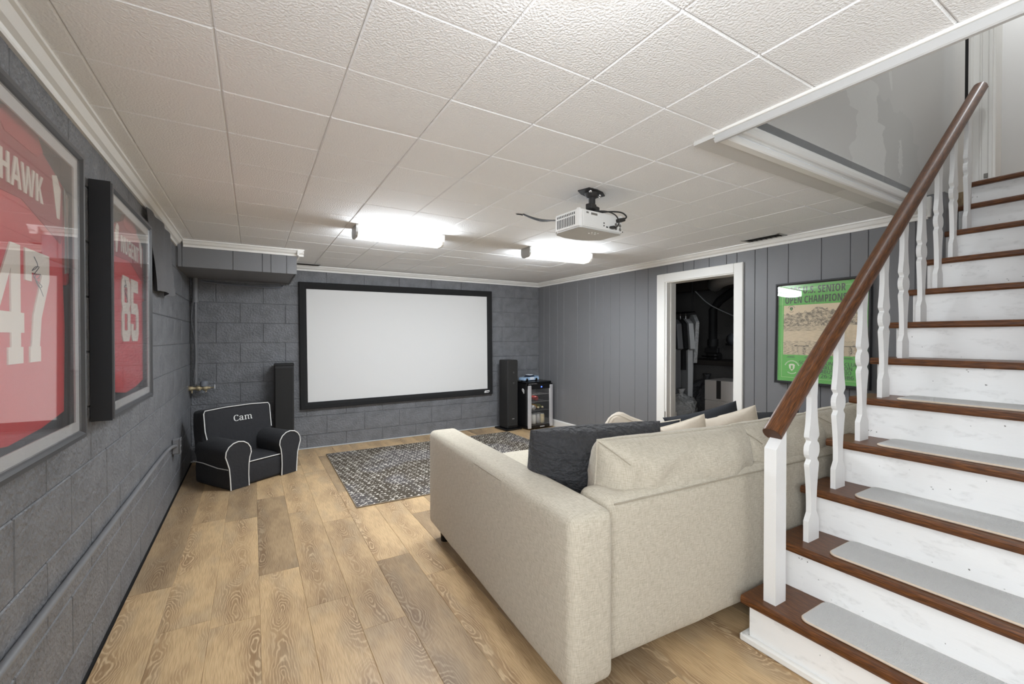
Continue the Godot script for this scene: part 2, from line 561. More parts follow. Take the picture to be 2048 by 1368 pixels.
func make_materials() -> void:
	var pits := noise_tex(0.035, 512, 5, 4)
	var worm := noise_tex(0.06, 512, 3, 11)
	var grit := noise_tex(0.2, 256, 3, 5)
	var soft_n := noise_tex(0.02, 256, 3, 8)
	var block_tone := noise_tex(0.012, 256, 4, 14, FastNoiseLite.TYPE_SIMPLEX_SMOOTH, ramp([[0.0, grey(0.86)], [0.5, grey(0.94)], [1.0, grey(1.0)]]))
	var wood_ramp := ramp([[0.0, rgb8(62, 34, 14)], [0.45, rgb8(106, 60, 25)], [0.7, rgb8(134, 80, 36)], [1.0, rgb8(156, 100, 52)]])
	var wood_n := noise_tex(0.03, 512, 4, 17, FastNoiseLite.TYPE_SIMPLEX_SMOOTH, wood_ramp)
	var linen := linen_tex(rgb8(166, 157, 140), rgb8(206, 198, 182))
	var denim := linen_tex(rgb8(52, 54, 58), rgb8(84, 86, 90), 256, 7)
	var knit := noise_tex(0.03, 256, 3, 23, FastNoiseLite.TYPE_CELLULAR)
	# room
	mk("grey_block_paint", rgb8(126, 127, 130), 0.46, {"tex": block_tone, "bump": pits, "relief": 0.5, "tri": 2.2, "world": true, "spec": 0.4})
	mk("grey_panel_paint", rgb8(121, 121, 123), 0.4, {"bump": soft_n, "relief": 0.03, "tri": 3.0, "world": true, "spec": 0.45})
	mk("ceiling_tile", rgb8(243, 243, 243), 0.85, {"bump": worm, "relief": 0.18, "tri": Vector3(3.3, 3.3, 3.3), "world": true, "spec": 0.2})
	mk("white_trim", rgb8(238, 236, 231), 0.42, {"bump": soft_n, "relief": 0.02, "tri": 2.0})
	mk("white_stair_paint", Color.WHITE, 0.5, {"tex": scuff_tex(), "tri": Vector3(1.1, 2.2, 1.1), "world": true, "bump": soft_n, "relief": 0.03})
	mk("white_post_paint", rgb8(232, 231, 229), 0.42, {"bump": soft_n, "relief": 0.04, "tri": 4.0})
	mk("plaster", Color.WHITE, 0.6, {"tex": wall_paint_tex(), "scale": Vector3(1.0 / 2.6, 1.0 / 1.3, 1.0)})
	mk("edge_paint", rgb8(190, 189, 187), 0.7, {"bump": soft_n, "relief": 0.03, "tri": 6.0})
	mk("hall_wall", rgb8(206, 203, 199), 0.7, {"bump": soft_n, "relief": 0.02, "tri": 2.0})
	mk("underlay", rgb8(28, 26, 25), 0.9)
	mk("concrete", rgb8(112, 110, 107), 0.8, {"bump": pits, "relief": 0.2, "tri": 1.5})
	mk("caulk", rgb8(190, 192, 194), 0.6)
	for v in 4:
		var t := oak_tex(v * 13 + 5)
		for k in 3:
			mk("oak_%d_%d" % [v, k], [Color(1.0, 0.985, 0.965), Color(0.93, 0.915, 0.90), Color(0.84, 0.83, 0.83)][k], 0.42, {"tex": t, "spec": 0.4})
	mk("stained_wood", Color(0.84, 0.85, 0.86), 0.42, {"tex": wood_n, "tri": Vector3(14.0, 14.0, 0.9), "coat": 0.08})
	mk("stained_rail", Color.WHITE, 0.42, {"tex": wood_n, "tri": Vector3(0.9, 14.0, 14.0), "coat": 0.08})
	mk("end_grain", rgb8(74, 46, 28), 0.6)
	mk("carpet_mat", rgb8(202, 201, 199), 0.95, {"bump": grit, "relief": 0.35, "tri": 5.0, "sheen": 0.3})
	mk("mat_binding", rgb8(214, 196, 176), 0.9)
	# soft things
	mk("linen", Color.WHITE, 0.88, {"tex": linen, "tri": 3.4, "spec": 0.25, "sheen": 0.25})
	mk("linen_seam", rgb8(158, 149, 132), 0.9)
	mk("cream_velvet", rgb8(216, 204, 187), 0.85, {"bump": soft_n, "relief": 0.1, "tri": 8.0, "sheen": 0.5})
	mk("cream_piping", rgb8(228, 217, 200), 0.8)
	mk("dark_quilt", rgb8(56, 56, 58), 0.9, {"bump": knit, "relief": 2.4, "tri": Vector3(3.2, 6.0, 3.2), "sheen": 0.35})
	mk("dark_fleece", rgb8(46, 48, 53), 0.95, {"bump": grit, "relief": 1.0, "tri": 6.0, "sheen": 0.5})
	mk("dark_smooth", rgb8(40, 42, 47), 0.9)
	mk("charcoal_twill", rgb8(40, 40, 43), 0.92, {"bump": soft_n, "relief": 0.1, "tri": 6.0, "sheen": 0.15})
	mk("white_piping", rgb8(226, 225, 222), 0.8)
	mk("rug_pile", Color.WHITE, 0.95, {"tex": rug_tex(), "bump": grit, "relief": 0.25})
	mk("rug_binding", rgb8(146, 132, 112), 0.9)
	mk("grey_cloth", rgb8(104, 104, 106), 0.95, {"bump": soft_n, "relief": 0.1, "tri": 5.0})
	# hard things
	mk("black_velvet_frame", rgb8(24, 24, 25), 0.85)
	mk("screen_white", rgb8(222, 221, 219), 0.9, {"spec": 0.1})
	mk("logo_white", rgb8(220, 220, 220), 0.5)
	mk("speaker_black", rgb8(34, 33, 33), 0.6)
	mk("speaker_grille", rgb8(42, 41, 40), 0.9, {"bump": grit, "relief": 0.1, "tri": 14.0})
	mk("speaker_cone", rgb8(62, 61, 60), 0.5)
	mk("gloss_black", rgb8(16, 16, 17), 0.25)
	mk("satin_black", rgb8(22, 22, 23), 0.45)
	mk("silver", rgb8(206, 205, 207), 0.35, {"metal": 0.35})
	mk("chrome", rgb8(210, 210, 212), 0.15, {"metal": 1.0})
	mk("brass", rgb8(206, 188, 152), 0.35, {"metal": 0.7, "bump": grit, "relief": 0.1, "tri": 20.0})
	mk("lead_grey", rgb8(120, 123, 130), 0.5)
	mk("pane", Color.WHITE, 0.02, {"clear": 0.04})
	mk("fridge_pane", rgb8(90, 92, 95), 0.03, {"clear": 0.12})
	mk("projector_white", rgb8(236, 235, 232), 0.4)
	mk("projector_grey", rgb8(206, 205, 202), 0.45)
	mk("port_dark", rgb8(48, 47, 46), 0.5)
	mk("port_metal", rgb8(150, 148, 144), 0.35, {"metal": 0.7})
	mk("cable_black", rgb8(42, 41, 40), 0.5)
	mk("tube_glow", rgb8(255, 253, 246), 0.4, {"glow": 1.2, "glow_color": Color(1.0, 0.985, 0.955)})
	mk("tube_glow_end", rgb8(240, 239, 234), 0.4)
	mk("fixture_metal", rgb8(168, 167, 163), 0.5)
	mk("frosted", rgb8(235, 242, 250), 0.5, {"glow": 1.2, "glow_color": Color(0.93, 0.965, 1.0)})
	mk("dome_glow", rgb8(255, 253, 246), 0.4, {"glow": 2.0, "glow_color": Color(1.0, 0.98, 0.95)})
	mk("led_blue", rgb8(60, 90, 255), 0.4, {"glow": 3.0, "glow_color": Color(0.25, 0.38, 1.0)})
	mk("frame_grey", rgb8(74, 74, 76), 0.35)
	mk("frame_black", rgb8(38, 38, 40), 0.4)
	mk("mat_board", rgb8(196, 195, 193), 0.8)
	mk("mat_core", rgb8(228, 226, 220), 0.8)
	mk("box_back", rgb8(58, 60, 66), 0.9)
	mk("red_mesh", rgb8(214, 30, 38), 0.8, {"bump": grit, "relief": 0.15, "tri": 10.0, "sheen": 0.2})
	mk("red_yoke", rgb8(160, 30, 38), 0.8, {"bump": grit, "relief": 0.1, "tri": 10.0})
	mk("red_collar", rgb8(176, 36, 36), 0.8)
	mk("twill_white", rgb8(232, 224, 210), 0.75, {"bump": grit, "relief": 0.05, "tri": 14.0})
	mk("stripe_grey", rgb8(168, 165, 156), 0.8)
	mk("navy_ink", rgb8(62, 62, 72), 0.6)
	mk("poster_green", rgb8(88, 182, 60), 0.5)
	mk("poster_line", rgb8(196, 220, 160), 0.5)
	mk("poster_ink", rgb8(38, 52, 34), 0.6)
	mk("poster_cream", rgb8(232, 228, 206), 0.6)
	mk("poster_picture", Color.WHITE, 0.6, {"tex": sketch_tex()})
	mk("toy_blue", rgb8(172, 202, 232), 0.25, {"coat": 0.6})
	mk("toy_white", rgb8(236, 240, 246), 0.3)
	mk("toy_glass", rgb8(26, 36, 54), 0.15)
	mk("can_silver", rgb8(206, 206, 204), 0.3, {"metal": 0.5})
	mk("can_white", rgb8(232, 231, 222), 0.4)
	mk("can_cream", rgb8(222, 204, 160), 0.4)
	mk("can_red", rgb8(150, 48, 40), 0.4)
	mk("bottle_amber", rgb8(172, 132, 52), 0.25)
	mk("bottle_green", rgb8(92, 96, 44), 0.25)
	mk("fridge_inside", rgb8(60, 60, 61), 0.6)
	mk("wire_shelf", rgb8(170, 170, 168), 0.3, {"metal": 0.8})
	# storage room
	mk("storage_wall", rgb8(104, 101, 98), 0.85, {"bump": pits, "relief": 0.4, "tri": 2.0})
	mk("old_timber", rgb8(64, 58, 53), 0.85, {"bump": grit, "relief": 0.1, "tri": 3.0})
	mk("iron", rgb8(44, 43, 43), 0.6)
	mk("foil_duct", rgb8(178, 178, 178), 0.35, {"metal": 0.6, "bump": grit, "relief": 0.6, "tri": 5.0})
	mk("carton", rgb8(196, 192, 188), 0.85)
	mk("bag_white", rgb8(196, 196, 196), 0.45, {"bump": knit, "relief": 1.5, "tri": 4.0})
	mk("bag_dark", rgb8(58, 58, 60), 0.5, {"bump": knit, "relief": 1.5, "tri": 4.0})
	mk("shirt_grey", rgb8(140, 140, 142), 0.9)
	mk("shirt_white", rgb8(208, 208, 208), 0.9)
	mk("shirt_dark", rgb8(32, 32, 34), 0.9)

# ------------------------------------------------------------------ the setting
func make_floor() -> void:
	var f := structure("floor", "oak-look vinyl plank floor running towards the screen wall", "floor")
	part("underlay", span_mesh(Vector3(XL - 0.1, -0.14, ZB - 0.1), Vector3(XR + 0.1, -0.008, ZF + 0.1)), M.underlay, f)
	var wid := 0.184
	var len := 1.225
	var known := {-3: -2.676, -2: -2.273, -1: -3.428, 0: -2.566, 1: -3.379, 3: -3.635}
	var col := -3
	while true:
		var x0 := maxf(0.022 + wid * col, XL + 0.012)
		var x1 := minf(0.022 + wid * (col + 1), XR - 0.01)
		if x0 >= XR - 0.02: break
		var z0: float = known[col] if known.has(col) else -rng.randf() * len - 2.0
		var k := -4
		while true:
			var a := maxf(z0 + len * k, ZB + 0.008)
			var b := minf(z0 + len * (k + 1), ZF - 0.01)
			k += 1
			if a > ZF - 0.05: break
			if b <= a + 0.02: continue
			var st := sm()
			var flip := rng.randi() % 2
			plank(st, x0, x1, a, b, z0 + len * (k - 1), len, flip, x1 - x0 < wid - 0.02)
			var tone := rng.randi() % 4
			part("plank", done(st), M["oak_%d_%d" % [rng.randi() % 4, 0 if tone < 2 else tone - 1]], f)
		col += 1

func plank(st: SurfaceTool, x0: float, x1: float, a: float, b: float, start: float, len: float, flip: int, narrow: bool) -> void:
	# a bevelled board whose texture runs along z
	st.set_smooth_group(-1)
	var e := 0.0018
	var top := [Vector3(x0 + e, 0, b - e * 0.6), Vector3(x1 - e, 0, b - e * 0.6), Vector3(x1 - e, 0, a + e * 0.6), Vector3(x0 + e, 0, a + e * 0.6)]
	var low := [Vector3(x0 + 0.0002, -0.0016, b), Vector3(x1 - 0.0002, -0.0016, b), Vector3(x1 - 0.0002, -0.0016, a), Vector3(x0 + 0.0002, -0.0016, a)]
	var uv := func(p: Vector3) -> Vector2:
		var u := (p.x - x0) / 0.184
		var v := (p.z - start) / len
		return Vector2(1.0 - u, 1.0 - v) if flip else Vector2(u, v)
	var put := func(p: Array) -> void:
		for i in [0, 2, 1, 0, 3, 2]:
			vert(st, p[i], uv.call(p[i]))
	put.call(top)
	for i in 4:
		var j := (i + 1) % 4
		put.call([low[i], low[j], top[j], top[i]])
		put.call([low[i] - Vector3(0, 0.006, 0), low[j] - Vector3(0, 0.006, 0), low[j], low[i]])

func make_ceiling() -> void:
	var c := structure("ceiling", "low ceiling of square textured white tiles", "ceiling")
	part("slab", span_mesh(Vector3(XL - 0.1, CEIL + 0.006, ZB - 0.1), Vector3(XR + 0.1, CEIL + 0.12, -1.04)), M.ceiling_tile, c)
	part("slab", span_mesh(Vector3(XL - 0.1, CEIL + 0.006, -1.04), Vector3(1.535, CEIL + 0.12, ZF + 0.1)), M.ceiling_tile, c)
	for i in range(-2, 13):
		for j in range(-4, 15):
			var xa := maxf(-0.0811 + TILE * i, XL) ; var xb := minf(-0.0811 + TILE * (i + 1), XR)
			var zb := minf(-0.698 - TILE * j, ZF); var za := maxf(-0.698 - TILE * (j + 1), ZB)
			if xb - xa < 0.02 or zb - za < 0.02: continue
			if xa > 1.5 and zb > -1.0: continue
			var drop := rng.randf() * 0.0012
			var st := sm()
			box(st, Vector3((xa + xb) / 2, CEIL + 0.006 - drop, (za + zb) / 2), Vector3(xb - xa - 0.0012, 0.012, zb - za - 0.0012), 0.0045)
			part("tile", done(st), M.ceiling_tile, c)

func block_wall(called: String, label: String, along: Vector3, inward: Vector3, origin: Vector3, length: float, shift: float) -> void:
	# painted concrete blocks laid in running bond, face at the plane through origin
	var w := structure(called, label, "wall")
	var b := Basis(along, Vector3.UP, inward) if along.cross(Vector3.UP).dot(inward) > 0 else Basis(-along, Vector3.UP, inward)
	var mid := origin + along * length / 2.0 + Vector3.UP * 1.05
	var core := sm()
	box(core, mid - inward * 0.105, Vector3(length + 0.2, 2.12, 0.2), 0.0, b)
	part("core", done(core), M.grey_block_paint, w)
	var ys := [0.0]
	for n in 10: ys.append(0.149 + 0.2035 * n)
	ys.append(2.02)
	for r in ys.size() - 1:
		var s := shift + (0.205 if r % 2 else 0.0) - 0.82
		while s < length:
			var p := maxf(s, 0.0); var q := minf(s + 0.41, length)
			s += 0.41
			if q - p < 0.015 or ys[r + 1] - ys[r] < 0.03: continue
			var st := sm()
			var proud := 0.0035 + rng.randf() * 0.002
			var c: Vector3 = origin + along * (p + q) / 2.0 + Vector3.UP * (ys[r] + ys[r + 1]) / 2.0 + inward * (proud - 0.018)
			box(st, c, Vector3(q - p - 0.003, ys[r + 1] - ys[r] - 0.003, 0.03), 0.0035, b)
			part("block", done(st), M.grey_block_paint, w)

func panel_wall() -> void:
	var w := structure("wall_right", "grey painted wall of grooved vertical boards with a doorway", "wall")
	for s in [[ZB - 0.1, -2.97, 0.0, 2.1], [-2.235, -0.93, 0.0, 2.1], [-2.97, -2.235, 1.785, 2.1]]:
		part("core", span_mesh(Vector3(XR + 0.008, s[2], s[0]), Vector3(XR + 0.11, s[3], s[1])), M.grey_panel_paint, w)
	var cuts := [-5.25, -5.12, -4.98, -4.8, -4.655, -4.373, -4.132, -4.031, -3.891, -3.78, -3.628, -3.395, -3.213, -2.97, -2.78, -2.66, -2.5, -2.331, -2.235, -2.078, -1.976, -1.816, -1.587, -1.407, -1.304, -1.199, -1.06, -0.93]
	for i in cuts.size() - 1:
		var y0 := 1.785 if cuts[i] > -2.98 and cuts[i + 1] < -2.2 else 0.0
		part("board", span_mesh(Vector3(XR, y0, cuts[i] + 0.0018), Vector3(XR + 0.012, 2.01, cuts[i + 1] - 0.0018), 0.002), M.grey_panel_paint, w)

func rear_window() -> void:
	# the basement window behind the viewer that lights the sofa back, the newel and the risers from the front
	var w := structure("window_1", "frosted basement window in the wall behind the viewer", "window")
	for k in 3:
		part("pane", span_mesh(Vector3(-0.235 + 0.565 * k, 0.87, ZF + 0.05), Vector3(0.31 + 0.565 * k, 1.78, ZF + 0.06)), M.frosted, w)
	for k in 4:
		part("frame", span_mesh(Vector3(-0.27 + 0.565 * k, 0.84, ZF + 0.03), Vector3(-0.23 + 0.565 * k, 1.81, ZF + 0.09), 0.004), M.white_trim, w)
	for y in [0.84, 1.77]:
		part("frame", span_mesh(Vector3(-0.27, y, ZF + 0.03), Vector3(1.465, y + 0.04, ZF + 0.09), 0.004), M.white_trim, w)
	var a := AreaLight3D.new()
	a.name = "window_light"
	a.area_size = Vector2(1.66, 0.9)
	a.light_energy = 0.35
	a.light_color = LAMP_TINT
	a.shadow_enabled = true
	a.area_range = 14.0
	w.add_child(a)
	a.position = Vector3(0.6, 1.325, ZF + 0.02)

func side_window() -> void:
	# a second one in the block wall beside the viewer, lighting the risers and the panelled wall
	var w := structure("window_2", "frosted basement window in the left wall beside the viewer", "window")
	for k in 2:
		part("pane", span_mesh(Vector3(XL - 0.06, 0.87, -0.135 + 0.6 * k), Vector3(XL - 0.05, 1.78, 0.435 + 0.6 * k)), M.frosted, w)
	for k in 3:
		part("frame", span_mesh(Vector3(XL - 0.09, 0.84, -0.17 + 0.6 * k), Vector3(XL - 0.03, 1.81, -0.13 + 0.6 * k), 0.004), M.white_trim, w)
	for y in [0.84, 1.77]:
		part("frame", span_mesh(Vector3(XL - 0.09, y, -0.17), Vector3(XL - 0.03, y + 0.04, 1.07), 0.004), M.white_trim, w)
	var a := AreaLight3D.new()
	a.name = "window_light"
	a.area_size = Vector2(1.16, 0.9)
	a.light_energy = 2.7
	a.light_color = LAMP_TINT
	a.shadow_enabled = true
	a.area_range = 14.0
	w.add_child(a)
	a.position = Vector3(XL - 0.02, 1.325, 0.45)
	a.rotation.y = -PI / 2

func plain_walls() -> void:
	# behind and beside the camera, outside the frame
	var r := structure("wall_rear", "plain grey painted wall behind the viewer", "wall")
	for q in [[XL - 0.1, -0.25, 0.0, 2.1], [1.45, 1.82, 0.0, 2.1], [-0.25, 1.45, 0.0, 0.85], [-0.25, 1.45, 1.8, 2.1]]:
		part("core", span_mesh(Vector3(q[0], q[2], ZF), Vector3(q[1], q[3], ZF + 0.1)), M.hall_wall, r)
	for q in [[-1.0, -0.15, 0.0, 2.1], [1.05, ZF + 0.1, 0.0, 2.1], [-0.15, 1.05, 0.0, 0.85], [-0.15, 1.05, 1.8, 2.1]]:
		part("core", span_mesh(Vector3(XL - 0.1, q[2], q[0]), Vector3(XL, q[3], q[1])), M.hall_wall, r)
	var s := structure("wall_stair", "plain wall along the near side of the staircase", "wall")
	part("core", span_mesh(Vector3(1.72, 0, 0.0), Vector3(4.9, 4.7, 0.1)), M.hall_wall, s)
	part("return", span_mesh(Vector3(1.72, 0, 0.1), Vector3(1.82, 2.1, ZF)), M.hall_wall, s)

func stairwell() -> void:
	var f := structure("wall_stairwell", "patched pale plaster wall above the opening over the stairs", "wall")
	var st := sm()
	box(st, Vector3(1.6, 1.31, -0.05), Vector3(3.2, 2.62, 0.1))
	part("plaster", done(st), M.plaster, f, Vector3(1.53, 1.99, -1.04))
	var pieces := [
		["wall_opening", "pale wall rising from the left edge of the stair opening", Vector3(1.43, CEIL + 0.12, -1.14), Vector3(1.53, 4.6, 0.1)],
		["wall_hall_end", "pale grey wall at the end of the upstairs hall", Vector3(5.3, 2.0, -1.9), Vector3(5.4, 4.6, 0.5)],
		["wall_hall_left", "pale grey side wall of the upstairs hall beyond the casing", Vector3(4.85, 2.0, -1.9), Vector3(5.3, 4.6, -1.8)],
		["wall_hall_corner", "pale grey return wall hidden behind the stair head casing", Vector3(4.75, 2.0, -1.9), Vector3(4.85, 4.6, -1.05)],
		["wall_hall_right", "pale grey wall of the upstairs hall on the viewer's side", Vector3(4.9, 2.0, 0.1), Vector3(5.3, 4.6, 0.2)],
		["wall_lintel", "pale wall over the doorway at the stair head", Vector3(4.07, 4.3, -0.95), Vector3(4.19, 4.6, 0.0)],
		["ceiling_stairwell", "white ceiling high over the stairwell and upstairs hall", Vector3(1.43, 4.6, -1.9), Vector3(5.4, 4.7, 0.5)]]
	for p in pieces:
		part("core", span_mesh(p[2], p[3]), M.hall_wall, structure(p[0], p[1], "ceiling" if p[0].begins_with("ceiling") else "wall"))
	part("board", span_mesh(Vector3(4.19, 2.1, -1.8), Vector3(5.3, 2.22, 0.1)), M.oak_0_1, structure("floor_hall", "oak floor of the upstairs hall beyond the top step", "floor"))
	var d := structure("door_2", "white moulded casing of the doorway at the head of the stairs", "doorway")
	part("casing", casing_mesh(0.112, 2.1), M.white_trim, d, Vector3(4.07, 2.236, -0.942))
	part("stud", span_mesh(Vector3(4.064, 2.236, -0.96), Vector3(4.12, 4.3, -0.943)), M.underlay, d)
	part("jamb", span_mesh(Vector3(4.062, 2.236, -0.832), Vector3(4.19, 4.3, -0.818), 0.002), M.white_trim, d)
	part("head_casing", span_mesh(Vector3(4.05, 4.28, -0.942), Vector3(4.07, 4.39, 0.0), 0.003), M.white_trim, d)
	part("hinge", span_mesh(Vector3(4.046, 2.245, -0.866), Vector3(4.054, 2.275, -0.846), 0.002), M.port_metal, d)
	var t := structure("trim_1", "white strip of trim edging the ceiling opening over the stairs", "trim")
	part("edge_strip", span_mesh(Vector3(1.528, 1.968, -1.05), Vector3(1.548, CEIL + 0.1, -0.0), 0.004), M.edge_paint, t)
	part("edge_bead", span_mesh(Vector3(1.520, 1.996, -1.05), Vector3(1.529, 2.008, -0.0), 0.002), M.white_trim, t)
	var u := structure("trim_2", "stepped white moulding under the patched stairwell wall", "trim")
	part("lower_strip", span_mesh(Vector3(1.54, 1.984, -1.062), Vector3(3.58, 2.012, -1.022), 0.005), M.white_trim, u)
	part("upper_strip", span_mesh(Vector3(1.54, 2.03, -1.045), Vector3(4.0, 2.062, -1.016), 0.005), M.white_trim, u)
	part("back_strip", span_mesh(Vector3(1.54, 2.012, -1.06), Vector3(4.0, 2.085, -1.032), 0.003), M.white_trim, u)
	part("patch_board", span_mesh(Vector3(2.02, 1.994, -1.13), Vector3(3.4, 2.006, -1.06), 0.002), M.white_trim, u)
	part("end_block", span_mesh(Vector3(3.56, 1.96, -1.03), Vector3(3.66, 2.085, -0.985), 0.003), M.white_trim, u)

func casing_mesh(w: float, h: float) -> ArrayMesh:
	# moulded casing facing -x: profile in (z, x), pushed up
	var prof := PackedVector2Array([Vector2(0, 0), Vector2(0, -0.014), Vector2(0.012, -0.02), Vector2(0.02, -0.02), Vector2(0.024, -0.012), Vector2(0.05, -0.012), Vector2(0.056, -0.016), Vector2(0.06, -0.01), Vector2(0.066, -0.016), Vector2(w - 0.022, -0.018), Vector2(w - 0.014, -0.024), Vector2(w, -0.024), Vector2(w, 0)])
	return prism_mesh(prof, h, Transform3D(Basis(Vector3(0, 0, 1), Vector3(1, 0, 0), Vector3(0, 1, 0)), Vector3.ZERO))

const CROWN := [[0, 0], [0.056, 0], [0.056, -0.01], [0.046, -0.013], [0.04, -0.02], [0.03, -0.032], [0.016, -0.038], [0.012, -0.046], [0.012, -0.056], [0, -0.056]]

func crown(called: String, label: String, a: Vector3, b: Vector3, inward: Vector3, parent: Node3D = null) -> Node3D:
	var prof := PackedVector2Array()
	for p in CROWN: prof.append(Vector2(p[0], p[1]))
	var t := parent if parent else structure(called, label, "trim")
	if inward.cross(Vector3.UP).dot(b - a) < 0.0:
		var w := a; a = b; b = w
	var along := (b - a).normalized()
	part("moulding", prism_mesh(prof, a.distance_to(b), Transform3D(Basis(inward, Vector3.UP, along), a)), M.white_trim, t)
	return t

func trims() -> void:
	crown("trim_3", "white crown moulding along the block wall with the framed shirts", Vector3(XL, CEIL, ZF), Vector3(XL, CEIL, -4.36), Vector3.RIGHT)
	crown("trim_4", "white crown moulding above the projector screen", Vector3(0.34, CEIL, ZB), Vector3(XR, CEIL, ZB), Vector3.BACK)
	crown("trim_5", "white crown moulding along the panelled wall with the doorway", Vector3(XR, CEIL, ZB), Vector3(XR, CEIL, -1.0), Vector3.LEFT)
	var s := crown("trim_6", "white crown moulding round the boxed-in soffit in the corner", Vector3(XL + 0.05, CEIL, -4.36), Vector3(0.40, CEIL, -4.36), Vector3.BACK)
	crown("", "", Vector3(0.345, CEIL, -4.305), Vector3(0.345, CEIL, ZB + 0.05), Vector3.RIGHT, s)
	var b := structure("baseboard_right", "white baseboard along the grey panelled wall", "baseboard")
	for seg in [[ZB, -3.09], [-2.17, -1.0]]:
		var prof := PackedVector2Array([Vector2(0, 0), Vector2(-0.014, 0), Vector2(-0.014, 0.082), Vector2(-0.006, 0.094), Vector2(0, 0.094)])
		part("board", prism_mesh(prof, seg[1] - seg[0], Transform3D(Basis(), Vector3(XR, 0, seg[0]))), M.white_trim, b)
	var k := structure("baseboard_back", "thin pale caulk strip where the block wall meets the floor", "baseboard")
	part("strip", span_mesh(Vector3(XL, 0, ZB), Vector3(XR, 0.012, ZB + 0.016), 0.004), M.caulk, k)
	# boxed-in soffit in the left back corner
	var f := structure("wall_soffit", "grey panelled box soffit hung in the left back corner", "soffit")
	part("box", span_mesh(Vector3(XL, 1.797, ZB), Vector3(0.335, CEIL + 0.006, -4.368), 0.002), M.grey_panel_paint, f)
	var cuts := [XL + 0.012, -0.485, -0.14, 0.075, 0.14, 0.262, 0.345]
	for i in cuts.size() - 1:
		part("board", span_mesh(Vector3(cuts[i] + 0.0015, 1.79, -4.37), Vector3(cuts[i + 1] - 0.0015, CEIL, -4.358), 0.002), M.grey_panel_paint, f)
	for i in 4:
		part("board", span_mesh(Vector3(0.333, 1.79, ZB + 0.22 * i + 0.0015), Vector3(0.345, CEIL, ZB + 0.22 * (i + 1) - 0.0015), 0.002), M.grey_panel_paint, f)

func doorway() -> void:
	var d := structure("door_1", "white cased doorway into the dark storage room", "doorway")
	var x := XR - 0.018
	for s in [[-3.085, -2.985], [-2.252, -2.172]]:
		part("casing", span_mesh(Vector3(x, 0, s[0]), Vector3(XR + 0.01, 1.862, s[1]), 0.004), M.white_trim, d)
	part("casing", span_mesh(Vector3(x, 1.778, -2.985), Vector3(XR + 0.01, 1.862, -2.252), 0.004), M.white_trim, d)
	for s in [[-2.985, -2.965], [-2.259, -2.239]]:
		part("jamb", span_mesh(Vector3(XR - 0.008, 0, s[0]), Vector3(XR + 0.13, 1.79, s[1]), 0.002), M.white_trim, d)
	part("jamb", span_mesh(Vector3(XR - 0.008, 1.77, -2.965), Vector3(XR + 0.13, 1.79, -2.259), 0.002), M.white_trim, d)
	part("stop", span_mesh(Vector3(XR + 0.04, 0, -2.965), Vector3(XR + 0.075, 1.77, -2.953), 0.002), M.white_trim, d)
	part("hinge", span_mesh(Vector3(XR - 0.012, 0.40, -2.99), Vector3(XR - 0.004, 0.48, -2.975), 0.002), M.chrome, d)
	# door leaf swung into the storage room, nearly in line with the view
	var leaf := part("leaf", box_mesh(Vector3(0.70, 1.76, 0.035), 0.004, Vector3(0.35, 0.89, 0)), M.old_timber, d, Vector3(XR + 0.14, 0, -2.245))
	leaf.rotation.y = deg_to_rad(30.0)
	var prof := PackedVector2Array([Vector2(0, 0), Vector2(0.024, 0.0), Vector2(0.024, 0.006), Vector2(0.009, 0.008), Vector2(0.009, 0.028), Vector2(0.02, 0.036), Vector2(0.026, 0.048), Vector2(0.022, 0.06), Vector2(0, 0.066)])
	part("knob", lathe_mesh(prof, 8, Transform3D(Basis(Vector3(1, 0, 0), -PI / 2), Vector3(0.63, 0.93, -0.018))), M.chrome, leaf)

